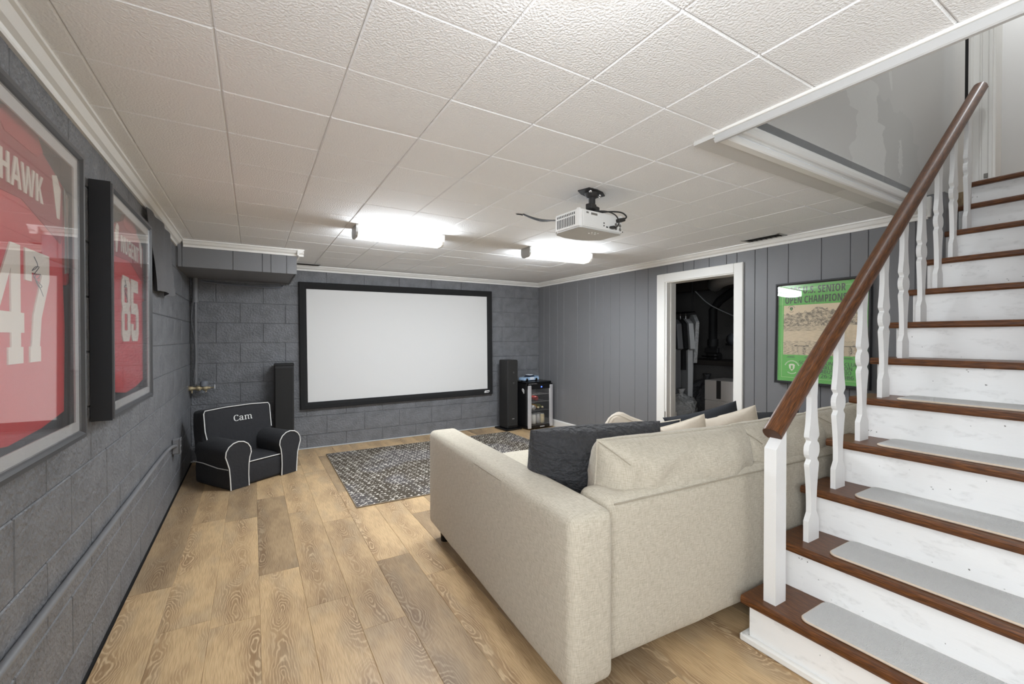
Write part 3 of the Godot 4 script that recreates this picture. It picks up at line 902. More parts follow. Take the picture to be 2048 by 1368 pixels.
func storage_room() -> void:
	part("core", span_mesh(Vector3(5.75, -0.1, -5.4), Vector3(5.85, 2.3, -1.0)), M.storage_wall, structure("wall_storage_back", "dim block wall at the back of the storage room", "wall"))
	part("core", span_mesh(Vector3(3.69, -0.1, -5.4), Vector3(5.75, 2.3, -5.3)), M.storage_wall, structure("wall_storage_left", "dim wall at the far left of the storage room", "wall"))
	part("core", span_mesh(Vector3(3.69, -0.1, -1.15), Vector3(5.75, 2.3, -1.05)), M.storage_wall, structure("wall_storage_right", "dim wall closing the storage room towards the stairs", "wall"))
	part("slab", span_mesh(Vector3(3.69, -0.14, -5.3), Vector3(5.75, 0.0, -1.15)), M.concrete, structure("floor_storage", "bare concrete floor of the storage room", "floor"))
	var w := structure("ceiling_storage", "dark joisted ceiling of the storage room with a dropped beam", "ceiling")
	part("deck", span_mesh(Vector3(3.69, 2.2, -5.3), Vector3(5.75, 2.3, -1.15)), M.old_timber, w)
	for i in 6:
		part("joist", span_mesh(Vector3(3.69, 2.03, -5.1 + 0.41 * i * 1.6), Vector3(5.75, 2.2, -5.06 + 0.41 * i * 1.6)), M.old_timber, w)
	part("beam", span_mesh(Vector3(5.0, 1.84, -5.3), Vector3(5.14, 2.03, -1.15), 0.004), M.old_timber, w)
	# silver duct, drain stack and its branch
	single("duct", tube_mesh(curve([Vector3(4.1, 1.86, -2.2), Vector3(4.2, 1.84, -2.75), Vector3(4.7, 1.85, -3.2)], 6), 0.085, 14), M.foil_duct, "silver flexible duct slung under the storage room ceiling", "duct")
	var p := thing("drain_pipe", "black iron drain stack against the storage room wall", "pipe", Vector3(5.62, 0, -3.86))
	part("stack", tube_mesh(PackedVector3Array([Vector3(0, 0.0, 0), Vector3(0, 1.62, 0), Vector3(0, 1.74, 0.1), Vector3(0, 1.86, 0.3), Vector3(0, 1.9, 0.6)]), 0.055, 12), M.iron, p)
	part("collar", tube_mesh(PackedVector3Array([Vector3(0, 1.1, 0), Vector3(0, 1.2, 0)]), 0.072, 12), M.iron, p)
	var c := thing("water_meter", "small round meter on thin pipes beside the drain stack", "meter", Vector3(5.68, 1.2, -3.6))
	part("body", lathe_mesh(PackedVector2Array([Vector2(0, -0.05), Vector2(0.075, -0.05), Vector2(0.08, 0.03), Vector2(0, 0.05)]), 14, Transform3D(Basis(Vector3(0, 0, 1), PI / 2), Vector3.ZERO)), M.lead_grey, c)
	part("pipe", tube_mesh(PackedVector3Array([Vector3(0, -0.07, -0.1), Vector3(0, -0.07, 0.16), Vector3(0, -0.5, 0.16)]), 0.014, 8), M.iron, c)
	single("loose_wire", tube_mesh(curve([Vector3(5.07, 1.845, -3.75), Vector3(5.2, 1.66, -3.62), Vector3(5.4, 1.5, -3.4), Vector3(5.45, 1.46, -3.3)], 6), 0.007, 6), M.caulk, "pale loose wire drooping from the storage room beam", "wire")
	var b := thing("workbench", "dark wooden workbench against the storage room wall", "workbench", Vector3(5.45, 0, -3.9))
	part("top", span_mesh(Vector3(-0.3, 0.86, -1.2), Vector3(0.28, 0.92, 1.0), 0.005), M.old_timber, b)
	part("front_board", span_mesh(Vector3(-0.27, 0.42, -1.15), Vector3(-0.24, 0.86, 0.95), 0.004), M.storage_wall, b)
	for s in [-1.1, 0.9]:
		part("leg", span_mesh(Vector3(-0.27, 0, s - 0.04), Vector3(-0.19, 0.86, s + 0.04), 0.004), M.old_timber, b)
	var tool := thing("bench_vise", "dark metal vise and tools lying on the workbench", "vise", Vector3(5.35, 0.92, -3.65))
	part("body", box_mesh(Vector3(0.16, 0.1, 0.14), 0.02, Vector3(0, 0.05, 0)), M.iron, tool)
	part("jaw", box_mesh(Vector3(0.05, 0.07, 0.2), 0.01, Vector3(-0.06, 0.13, 0)), M.iron, tool)
	part("bar", tube_mesh(PackedVector3Array([Vector3(-0.1, 0.05, -0.12), Vector3(-0.1, 0.05, 0.12)]), 0.009, 6), M.chrome, tool)
	# clothes rack with shirts
	var rk := thing("clothes_rack", "thin metal clothes rail hanging in the storage room doorway", "clothes rack", Vector3(4.6, 0, -3.9))
	part("rail", tube_mesh(PackedVector3Array([Vector3(0, 1.53, -1.0), Vector3(0, 1.53, 0.50)]), 0.012, 8), M.chrome, rk)
	part("upright", tube_mesh(PackedVector3Array([Vector3(0, 0, -1.0), Vector3(0, 2.03, -1.0)]), 0.014, 8), M.iron, rk)
	part("upright", tube_mesh(PackedVector3Array([Vector3(0, 1.53, 0.46), Vector3(0, 2.03, 0.46)]), 0.008, 8), M.iron, rk)
	var sh := [
		[-3.79, "shirt_dark", "black shirt on a hanger at the near end of the rail's dark clothes", 0.95, 0.13],
		[-3.70, "shirt_grey", "grey striped long shirt on a hanger in the storage room", 1.0, 0.10],
		[-3.61, "shirt_dark", "black short-sleeved shirt hung between the grey and white ones", 0.7, 0.08],
		[-3.53, "shirt_white", "long white sleeved shirt hanging nearest the storage room light", 1.1, 0.09]]
	for s in sh:
		var g := thing("hanging_shirt", s[2], "shirt", Vector3(4.6, 1.51, s[0]), 0.95, "shirts on the storage room rail")
		var prof := PackedVector2Array([Vector2(-0.06, -0.06), Vector2(0.06, -0.06), Vector2(0.2, -0.12), Vector2(0.27, -0.42), Vector2(0.2, -0.44), Vector2(0.17, -0.3), Vector2(0.19, -s[3]), Vector2(-0.18, -s[3] + 0.02), Vector2(-0.17, -0.3), Vector2(-0.21, -0.44), Vector2(-0.27, -0.42), Vector2(-0.2, -0.12)])
		part("body", prism_mesh(prof, s[4] * 0.6, Transform3D(Basis(), Vector3(0, 0, -s[4] * 0.3))), M[s[1]], g)
		for k in 3:
			part("fold", tube_mesh(curve([Vector3(-0.1 + 0.1 * k, -0.16, s[4] * 0.3), Vector3(-0.11 + 0.11 * k, -0.45, s[4] * 0.3 + 0.012), Vector3(-0.12 + 0.12 * k, -s[3] + 0.03, s[4] * 0.3)], 4), 0.02, 6), M[s[1]], g)
		part("hanger_hook", tube_mesh(curve([Vector3(0, -0.06, 0), Vector3(0, 0.0, 0), Vector3(0.02, 0.035, 0), Vector3(-0.015, 0.03, 0)], 4), 0.004, 6), M.chrome, g)
	var cv := thing("plastic_cover", "white plastic garment cover hanging at the end of the rail", "garment cover", Vector3(4.62, 1.5, -3.44), 0.9)
	part("cover", prism_mesh(PackedVector2Array([Vector2(-0.05, 0), Vector2(0.05, 0), Vector2(0.19, -0.1), Vector2(0.24, -0.55), Vector2(-0.1, -0.58), Vector2(-0.19, -0.1)]), 0.04, Transform3D(Basis(), Vector3(0, 0, -0.02))), M.bag_white, cv)
	# cartons and bags on the floor
	var boxes := [[Vector3(4.62, 0, -2.95), Vector3(0.42, 0.52, 0.38), "pale cardboard carton on the storage floor under another carton"], [Vector3(4.62, 0.52, -2.96), Vector3(0.41, 0.225, 0.37), "pale cardboard carton stacked on top of the other one"]]
	for q in boxes:
		var k := thing("cardboard_carton", q[2], "carton", q[0], 0.1, "cartons in the storage room")
		part("body", box_mesh(q[1], 0.006, Vector3(0, q[1].y / 2, 0)), M.carton, k)
		part("tape", box_mesh(Vector3(0.003, 0.2, 0.05), 0.0, Vector3(-q[1].x / 2, 0.14 if q[0].y < 0.1 else q[1].y - 0.1, -0.02)), M.port_dark, k)
	var bags := [[Vector3(4.35, 0.26, -3.42), Vector3(0.34, 0.52, 0.34), "bag_white", "white plastic bag slumped on the storage floor beneath the shirts"], [Vector3(4.5, 0.3, -3.75), Vector3(0.4, 0.6, 0.4), "bag_dark", "dark bulging bag behind the white one under the shirts"], [Vector3(4.75, 0.34, -3.36), Vector3(0.3, 0.68, 0.34), "bag_dark", "dark sack standing between the white bag and the cartons"]]
	for q in bags:
		var k := thing("plastic_bag", q[3], "bag", q[0])
		part("body", soft_mesh(q[1], 0.13, Vector3(0.03, 0.02, 0.03), 6, 0.05, 5), M[q[2]], k)
		part("knot", lathe_mesh(PackedVector2Array([Vector2(0.06, -0.02), Vector2(0.025, 0.04), Vector2(0.055, 0.1), Vector2(0, 0.08)]), 7, Transform3D(Basis(), Vector3(0.02, q[1].y / 2, 0))), M[q[2]], k)
	single("white_post", span_mesh(Vector3(3.9, 0, -3.17), Vector3(3.94, 0.42, -3.13), 0.004), M.white_trim, "short white post just inside the storage doorway", "post")

# ------------------------------------------------------------------ stairs
const RISE := 0.186
const RUN := 0.2125
const NOSE := 1.679

func tread_tip(k: int) -> float:
	return -1.027 + 0.0077 * (k - 1)

func stairs() -> void:
	var s := thing("staircase", "straight white-painted staircase with dark stained treads", "staircase")
	for k in range(1, 13):
		var x := NOSE + RUN * (k - 1); var y := RISE * k
		var z0 := tread_tip(k); var z1 := -0.005
		var prof := PackedVector2Array([Vector2(x + 0.004, y - 0.032), Vector2(x, y - 0.024), Vector2(x, y - 0.01), Vector2(x + 0.003, y - 0.003), Vector2(x + 0.01, y), Vector2(x + RUN + 0.03, y), Vector2(x + RUN + 0.03, y - 0.032)])
		if k == 12: prof = PackedVector2Array([Vector2(x + 0.004, y - 0.032), Vector2(x, y - 0.024), Vector2(x, y - 0.01), Vector2(x + 0.003, y - 0.003), Vector2(x + 0.01, y), Vector2(x + 0.17, y), Vector2(x + 0.17, y - 0.032)])
		part("tread", prism_mesh(prof, z1 - z0, Transform3D(Basis(), Vector3(0, 0, z0))), M.stained_wood, s)
		part("riser", span_mesh(Vector3(x + 0.026, y - RISE, z0 + 0.022), Vector3(x + 0.046, y - 0.031, z1), 0.001), M.white_stair_paint, s)
	# sawtooth stringer under the tread ends on the sofa side
	var saw := PackedVector2Array()
	for k in range(1, 12):
		saw.append(Vector2(NOSE + RUN * (k - 1) + 0.03, RISE * (k - 1)))
		saw.append(Vector2(NOSE + RUN * (k - 1) + 0.03, RISE * k - 0.033))
	saw.append(Vector2(NOSE + RUN * 11, RISE * 11 - 0.033))
	saw.append(Vector2(NOSE + RUN * 11, RISE * 10 - 0.25))
	saw.append(Vector2(NOSE + RUN * 1.9, 0.0))
	part("stringer", prism_mesh(saw, 0.02, Transform3D(Basis(), Vector3(0, 0, -0.955))), M.white_stair_paint, s)
	part("shoe_moulding", span_mesh(Vector3(NOSE + 0.004, 0, -1.03), Vector3(NOSE + 0.027, 0.03, -0.005), 0.006), M.white_trim, s)
	part("shoe_moulding", span_mesh(Vector3(NOSE + 0.004, 0, -1.035), Vector3(NOSE + 0.4, 0.03, -1.012), 0.006), M.white_trim, s)
	# railing
	var r := thing("stair_railing", "white sawn balusters and newel under a dark wooden handrail", "railing")
	var prof := [[0.0, 0.0435], [0.086, 0.0435], [0.119, 0.022], [0.16, 0.022], [0.22, 0.026], [0.28, 0.034], [0.312, 0.04], [0.322, 0.04], [0.337, 0.027], [0.343, 0.027], [0.351, 0.037], [0.362, 0.043], [0.378, 0.0455], [0.394, 0.043], [0.405, 0.037], [0.413, 0.027], [0.419, 0.027], [0.434, 0.042], [0.444, 0.042], [0.49, 0.032], [0.55, 0.025], [0.60, 0.024], [0.65, 0.03], [0.69, 0.036]]
	for k in range(2, 11):
		var cx := NOSE + RUN * (k - 1) + 0.119; var y := RISE * k
		var zc := tread_tip(k) + 0.096
		var top := rail_y(cx) - 0.02 - y
		var l := PackedVector2Array(); var rr := PackedVector2Array()
		for p in prof:
			if p[0] > top - 0.03: break
			l.append(Vector2(-p[1], p[0])); rr.append(Vector2(p[1], p[0]))
		l.append(Vector2(-0.034, top - 0.034 * 0.9)); rr.append(Vector2(0.034, top + 0.034 * 0.9))
		rr.reverse()
		l.append_array(rr)
		part("baluster", prism_mesh(l, 0.02, Transform3D(Basis(), Vector3(0, 0, -0.01))), M.white_post_paint, r, Vector3(cx, y, zc))
	var nx := 1.758
	var newel := PackedVector2Array([Vector2(-0.036, 0), Vector2(0.036, 0), Vector2(0.036, rail_y(nx + 0.036) - RISE - 0.022), Vector2(-0.036, rail_y(nx - 0.036) - RISE - 0.022)])
	part("newel_post", prism_mesh(newel, 0.046, Transform3D(Basis(), Vector3(0, 0, -0.023))), M.white_post_paint, r, Vector3(nx, RISE, -0.936))
	var a := Vector3(1.752, rail_y(1.752), -0.945); var b := Vector3(3.955, rail_y(3.955), -0.865)
	var dir := (b - a).normalized()
	var side := dir.cross(Vector3.UP).normalized()
	var bas := Basis(-side, side.cross(dir), dir)
	var rp := PackedVector2Array([Vector2(-0.026, -0.022), Vector2(0.026, -0.022), Vector2(0.034, -0.01), Vector2(0.035, 0.006), Vector2(0.031, 0.02), Vector2(0.022, 0.031), Vector2(0.01, 0.036), Vector2(-0.01, 0.036), Vector2(-0.022, 0.031), Vector2(-0.031, 0.02), Vector2(-0.035, 0.006), Vector2(-0.034, -0.01)])
	var h := part("handrail", prism_mesh(rp, a.distance_to(b), Transform3D(), true), M.stained_wood, r)
	h.transform = Transform3D(bas, a)
	var cap := part("end_cut", prism_mesh(rp, 0.0012), M.end_grain, h, Vector3(0, 0, -0.001))
	cap.scale = Vector3(0.97, 0.97, 1)
	part("wall_bracket", lathe_mesh(PackedVector2Array([Vector2(0, -0.01), Vector2(0.036, -0.01), Vector2(0.03, 0.012), Vector2(0, 0.02)]), 12, Transform3D(Basis(), Vector3(0, 0.0, a.distance_to(b)))), M.stained_wood, h)
	# carpet mats
	var say := ["lowest", "second", "third", "fourth", "fifth"]
	for k in range(1, 6):
		var x := NOSE + RUN * (k - 1)
		var t := thing("stair_mat", "pale grey carpet mat with rounded corners on the %s stair tread" % say[k - 1], "stair mat", Vector3(x + 0.137, RISE * k, -0.46), 0, "carpet mats on the stair treads")
		var hw := 0.100; var hl := 0.365
		part("pile", rounded_plate(hw, hl, 0.03, 0.009), M.carpet_mat, t)
		part("binding", rounded_rim(hw, hl, 0.03, 0.0045), M.mat_binding, t)

func rail_y(x: float) -> float:
	return 0.853 + 0.889 * (x - 1.77)

func rounded_outline(hw: float, hl: float, r: float) -> PackedVector2Array:
	var p := PackedVector2Array()
	for c in 4:
		var o: Vector2 = [Vector2(hw - r, hl - r), Vector2(-hw + r, hl - r), Vector2(-hw + r, -hl + r), Vector2(hw - r, -hl + r)][c]
		for i in 6: p.append(o + Vector2.from_angle(PI / 2 * c + PI / 2 * i / 5.0) * r)
	return p

func rounded_plate(hw: float, hl: float, r: float, h: float) -> ArrayMesh:
	return prism_mesh(rounded_outline(hw, hl, r), h, Transform3D(Basis(Vector3(1, 0, 0), Vector3(0, 0, -1), Vector3(0, 1, 0)), Vector3.ZERO))

func rounded_rim(hw: float, hl: float, r: float, t: float) -> ArrayMesh:
	var pts := PackedVector3Array()
	for p in rounded_outline(hw, hl, r): pts.append(Vector3(p.x, t, -p.y))
	return tube_mesh(pts, t, 6, true)

# ------------------------------------------------------------------ sofa
var S := Transform3D(Basis(Vector3.UP, -0.052), Vector3(0.845, 0, -1.06))   # sofa frame: x along its back, -z towards the screen

func sofa() -> void:
	var t := thing("sectional_sofa", "beige linen sectional sofa with a long low left arm", "sofa")
	t.transform = S
	part("arm", soft_mesh(Vector3(0.178, 0.565, 1.49), 0.034, Vector3(0.006, 0.006, 0.006), 12, 0.004, 3, Transform3D(), 2.5), M.linen, t, Vector3(0.0875, 0.375, -0.745))
	part("arm", soft_mesh(Vector3(0.175, 0.565, 0.95), 0.045, Vector3(0.006, 0.006, 0.006), 10, 0.004, 4, Transform3D(), 2.5), M.linen, t, Vector3(2.36, 0.375, -0.53))
	part("back", soft_mesh(Vector3(2.1, 0.575, 0.17), 0.04, Vector3(0, 0.004, 0.012), 14, 0.004, 5, Transform3D(), 2.5), M.linen, t, Vector3(1.232, 0.379, -0.14))
	part("seat_base", soft_mesh(Vector3(0.75, 0.19, 1.30), 0.03, Vector3.ZERO, 6), M.linen, t, Vector3(0.55, 0.195, -0.86))
	part("seat_base", soft_mesh(Vector3(1.37, 0.19, 0.78), 0.03, Vector3.ZERO, 6), M.linen, t, Vector3(1.6, 0.195, -0.6))
	part("seat_cushion", soft_mesh(Vector3(0.72, 0.15, 1.36), 0.05, Vector3(0.005, 0.018, 0.012), 10, 0.006, 8), M.linen, t, Vector3(0.54, 0.355, -0.92))
	part("seat_cushion", soft_mesh(Vector3(0.69, 0.15, 0.82), 0.05, Vector3(0.005, 0.018, 0.012), 10, 0.006, 9), M.linen, t, Vector3(1.25, 0.355, -0.63))
	part("seat_cushion", soft_mesh(Vector3(0.67, 0.15, 0.82), 0.05, Vector3(0.005, 0.018, 0.012), 10, 0.006, 10), M.linen, t, Vector3(1.935, 0.355, -0.63))
	for p in [Vector3(0.075, 0, -1.40), Vector3(0.1, 0, -0.1), Vector3(0.86, 0, -1.42), Vector3(2.36, 0, -0.12), Vector3(2.36, 0, -0.94), Vector3(1.25, 0, -0.12)]:
		part("foot", lathe_mesh(PackedVector2Array([Vector2(0, 0), Vector2(0.026, 0), Vector2(0.034, 0.105), Vector2(0, 0.105)]), 10), M.gloss_black, t, p)
	var seams := [
		[Vector3(0.006, 0.632, -0.03), Vector3(0.001, 0.632, -0.7), Vector3(0.006, 0.632, -1.44)],
		[Vector3(0.178, 0.61, -0.04), Vector3(0.179, 0.4, -0.045), Vector3(0.178, 0.13, -0.04)],
		[Vector3(0.22, 0.644, -0.0555), Vector3(1.2, 0.648, -0.05), Vector3(2.2, 0.644, -0.0555)]]
	for q in seams:
		part("seam", tube_mesh(curve(q, 8), 0.0028, 6), M.linen_seam, t)

func cushion(called: String, label: String, mesh: Mesh, m: Material, at: Vector3, turn: Vector3, cat := "cushion", group := "") -> Node3D:
	var o := thing(called, label, cat, Vector3.ZERO, 0, group)
	o.transform = S * Transform3D(Basis.from_euler(turn), at)
	part("cover", mesh, m, o)
	return o

func back_cushion(label: String, w: float, h: float, t: float, seed_: int, at: Vector3, turn: Vector3) -> void:
	var c := cushion("back_cushion", label, pillow_mesh(w, h, t, seed_, 0.03, 0.025, 7.0), M.linen, at, turn, "cushion", "back cushions of the sofa")
	part("piping", pillow_piping(w, h, 0.0035, 0.025), M.linen, c)
	# sewn dart running in from the left upper corner
	part("seam", tube_mesh(curve([Vector3(-w / 2 + 0.004, h / 2 - 0.006, 0.004), Vector3(-w / 2 + 0.035, h / 2 - 0.034, t * 0.30), Vector3(-w / 2 + 0.07, h / 2 - 0.062, t * 0.42)], 5), 0.0022, 6), M.linen_seam, c)

func cushions() -> void:
	back_cushion("long beige linen back cushion behind the dark quilted pillow", 0.84, 0.42, 0.27, 12, Vector3(0.665, 0.622, -0.205), Vector3(0.13, -0.02, -0.018))
	back_cushion("beige linen back cushion with a folded corner, left of the newel post", 0.70, 0.41, 0.26, 13, Vector3(1.36, 0.622, -0.215), Vector3(0.13, 0.03, 0.0))
	back_cushion("beige linen back cushion seen between the stair balusters", 0.66, 0.42, 0.26, 14, Vector3(1.97, 0.635, -0.215), Vector3(0.13, 0.02, 0.03))
	cushion("quilted_pillow", "dark grey quilted pillow leaning against the beige back cushion", pillow_mesh(0.64, 0.44, 0.28, 5, 0.03, 0.03, 4.0), M.dark_quilt, Vector3(0.44, 0.622, -0.45), Vector3(0.22, -0.16, 0.0), "pillow")
	var p := cushion("cream_pillow", "cream velvet cushion with a rounded end just beyond the dark quilted pillow", soft_mesh(Vector3(0.46, 0.30, 0.12), 0.055, Vector3(0.01, 0.01, 0.03), 8, 0.012, 6), M.cream_velvet, Vector3(0.92, 0.600, -0.64), Vector3(0.0, -0.75, -0.40), "pillow", "cream pillows on the sofa")
	var rim := PackedVector3Array()
	for q in rounded_outline(0.226, 0.146, 0.05): rim.append(Vector3(q.x, q.y, 0.05))
	part("piping", tube_mesh(rim, 0.004, 6, true), M.cream_piping, p)
	p = cushion("cream_pillow", "low cream pillow with a blunt corner in front of the doorway", pillow_mesh(0.50, 0.36, 0.15, 7), M.cream_velvet, Vector3(1.322, 0.51, -0.80), Vector3(-0.1, -0.75, 0.30), "pillow", "cream pillows on the sofa")
	part("piping", pillow_piping(0.50, 0.36, 0.004), M.cream_piping, p)
	p = cushion("dark_pillow", "dark pillow with thin pale piping below the doorway", pillow_mesh(0.46, 0.34, 0.13, 8), M.dark_smooth, Vector3(1.30, 0.50, -0.99), Vector3(-0.1, -0.75, 0.12), "pillow")
	part("piping", pillow_piping(0.46, 0.34, 0.0045), M.cream_piping, p)
	p = cushion("cream_pillow", "upright cream pillow with piped edge, tallest beside the doorway", pillow_mesh(0.48, 0.38, 0.14, 9), M.cream_velvet, Vector3(1.843, 0.523, -0.80), Vector3(-0.2, -0.75, 0.28), "pillow", "cream pillows on the sofa")
	part("piping", pillow_piping(0.48, 0.38, 0.004), M.cream_piping, p)
	cushion("dark_pillow", "smooth dark pillow directly behind the tallest cream pillow", pillow_mesh(0.50, 0.38, 0.14, 10), M.dark_smooth, Vector3(1.80, 0.540, -0.92), Vector3(-0.2, -0.75, 0.28), "pillow")
	cushion("fleece_pillow", "fluffy charcoal pillow at the far end of the sofa", pillow_mesh(0.46, 0.34, 0.16, 11, 0.02), M.dark_fleece, Vector3(2.12, 0.555, -0.72), Vector3(-0.1, -0.6, 0.02), "pillow")

# ------------------------------------------------------------------ child's armchair
func armchair() -> void:
	var t := thing("toddler_armchair", "small charcoal armchair with white piping and an embroidered name", "armchair", Vector3(-0.045, 0, -4.48), 0.566)
	t.scale = Vector3(1.12, 1.0, 1.02)
	part("base", soft_mesh(Vector3(0.54, 0.19, 0.46), 0.03, Vector3(0.004, 0.006, 0.006), 6, 0.006, 2), M.charcoal_twill, t, Vector3(0, 0.097, 0.0))
	part("back", soft_mesh(Vector3(0.53, 0.46, 0.17), 0.035, Vector3(0.006, 0.008, 0.012), 8, 0.006, 3, Transform3D(Basis(Vector3.RIGHT, -0.13), Vector3.ZERO)), M.charcoal_twill, t, Vector3(0, 0.375, -0.175))
	part("seat", soft_mesh(Vector3(0.33, 0.08, 0.36), 0.03, Vector3(0, 0.014, 0.006), 6), M.charcoal_twill, t, Vector3(0, 0.165, 0.045))
	# arm profile seen from the front: narrow foot, round head
	for s in [-1.0, 1.0]:
		var prof := PackedVector2Array([Vector2(0.075, 0.004), Vector2(0.072, 0.1), Vector2(0.074, 0.18)])
		for i in 11:
			var a := -0.5 + (PI + 1.0) * i / 10.0
			prof.append(Vector2(0.0, 0.285) + Vector2(cos(a) * 0.092, sin(a) * 0.098))
		prof.append(Vector2(-0.066, 0.18)); prof.append(Vector2(-0.06, 0.1)); prof.append(Vector2(-0.055, 0.004))
		if s > 0:
			var q := PackedVector2Array()
			for p in prof: q.append(Vector2(-p.x, p.y))
			q.reverse()
			prof = q
		var o := part("arm", prism_mesh(prof, 0.42, Transform3D(Basis(), Vector3(0, 0, -0.17)), true), M.charcoal_twill, t, Vector3(s * 0.205, 0, 0))
		var pts := PackedVector3Array()
		for p in prof: pts.append(Vector3(p.x, p.y, 0.252))
		part("piping", tube_mesh(pts, 0.0042, 6), M.white_piping, o)
	var tilt := Basis(Vector3.RIGHT, -0.13)
	var bk := PackedVector3Array()
	for p in [Vector3(-0.262, -0.21, 0), Vector3(-0.255, -0.12, 0), Vector3(-0.245, -0.05, 0), Vector3(-0.258, 0.05, 0), Vector3(-0.258, 0.2, 0), Vector3(-0.247, 0.222, 0), Vector3(-0.1, 0.232, 0), Vector3(0.1, 0.232, 0), Vector3(0.247, 0.222, 0), Vector3(0.258, 0.2, 0), Vector3(0.258, 0.0, 0)]:
		bk.append(tilt * (p + Vector3(0, 0, 0.083)) + Vector3(0, 0.375, -0.175))
	part("piping", tube_mesh(bk, 0.0042, 6), M.white_piping, t)
	part("piping", tube_mesh(PackedVector3Array([Vector3(-0.145, 0.192, 0.232), Vector3(0.0, 0.194, 0.236), Vector3(0.145, 0.192, 0.232)]), 0.0042, 6), M.white_piping, t)
	for s in [-1.0, 1.0]:
		part("piping", tube_mesh(PackedVector3Array([Vector3(s * 0.273, 0.18, -0.24), Vector3(s * 0.275, 0.182, -0.1), Vector3(s * 0.272, 0.165, 0.1), Vector3(s * 0.27, 0.168, 0.235)]), 0.0042, 6), M.white_piping, t)
	var serif := SystemFont.new()
	serif.font_names = PackedStringArray(["Droid Serif"])
	serif.font_weight = 400
	var tx := part("lettering", text_mesh("Cam", serif, 0.052, 0.003), M.white_piping, t)
	tx.transform = Transform3D(tilt, tilt * Vector3(0.02, 0.125, 0.097) + Vector3(0, 0.375, -0.175))

# ------------------------------------------------------------------ cinema
func screen() -> void:
	var t := thing("projector_screen", "wide white projector screen in a black velvet frame", "projector screen", Vector3(1.612, 1.143, -5.246))
	t.rotation.z = 0.0095
	part("frame", frame_mesh(2.355, 1.385, 0.074, 0.045, 0.004), M.black_velvet_frame, t)
	part("surface", span_mesh(Vector3(-1.11, -0.625, 0.02), Vector3(1.11, 0.625, 0.028)), M.screen_white, t)
	var g := part("badge", prism_mesh(PackedVector2Array([Vector2(-0.038, -0.016), Vector2(0.024, -0.016), Vector2(0.038, -0.002), Vector2(0.038, 0.016), Vector2(-0.024, 0.016), Vector2(-0.038, 0.002)]), 0.002), M.logo_white, t, Vector3(1.085, -0.655, 0.045))
	part("letter", span_mesh(Vector3(-0.008, -0.009, 0.002), Vector3(-0.003, 0.01, 0.003)), M.black_velvet_frame, g)
	part("letter", span_mesh(Vector3(0.006, -0.009, 0.002), Vector3(0.026, 0.001, 0.003)), M.black_velvet_frame, g)

func speakers() -> void:
	var t := thing("tower_speaker", "black tower speaker standing between the screen and the fridge", "speaker", Vector3(2.945, 0, -5.045), 0.08, "tower speakers")
	part("cabinet", box_mesh(Vector3(0.165, 0.90, 0.2), 0.008, Vector3(0, 0.475, 0)), M.speaker_black, t)
	part("plinth", box_mesh(Vector3(0.26, 0.025, 0.28), 0.006, Vector3(0, 0.0125, 0.0)), M.gloss_black, t)
	part("grille", box_mesh(Vector3(0.155, 0.87, 0.02), 0.008, Vector3(0, 0.485, 0.105)), M.speaker_grille, t)
	for y in [0.62, 0.76]:
		part("driver_cap", lathe_mesh(PackedVector2Array([Vector2(0.016, 0), Vector2(0.012, 0.003), Vector2(0, 0.004)]), 12, Transform3D(Basis(Vector3.RIGHT, PI / 2), Vector3(0.01, y, 0.1145))), M.speaker_cone, t)
	part("badge", box_mesh(Vector3(0.034, 0.007, 0.003), 0.001, Vector3(0.0, 0.15, 0.1155)), M.silver, t)
	var u := thing("tower_speaker", "black tower speaker left of the screen, behind the small armchair", "speaker", Vector3(0.278, 0, -5.09), -0.05, "tower speakers")
	part("cabinet", box_mesh(Vector3(0.18, 0.935, 0.2), 0.01, Vector3(0, 0.485, 0)), M.speaker_black, u)
	part("plinth", box_mesh(Vector3(0.25, 0.02, 0.26), 0.006, Vector3(0, 0.01, 0.0)), M.gloss_black, u)
	part("grille", box_mesh(Vector3(0.168, 0.88, 0.02), 0.008, Vector3(0, 0.475, 0.105)), M.speaker_grille, u)
	part("cap", box_mesh(Vector3(0.186, 0.02, 0.21), 0.006, Vector3(0, 0.945, 0.004)), M.satin_black, u)

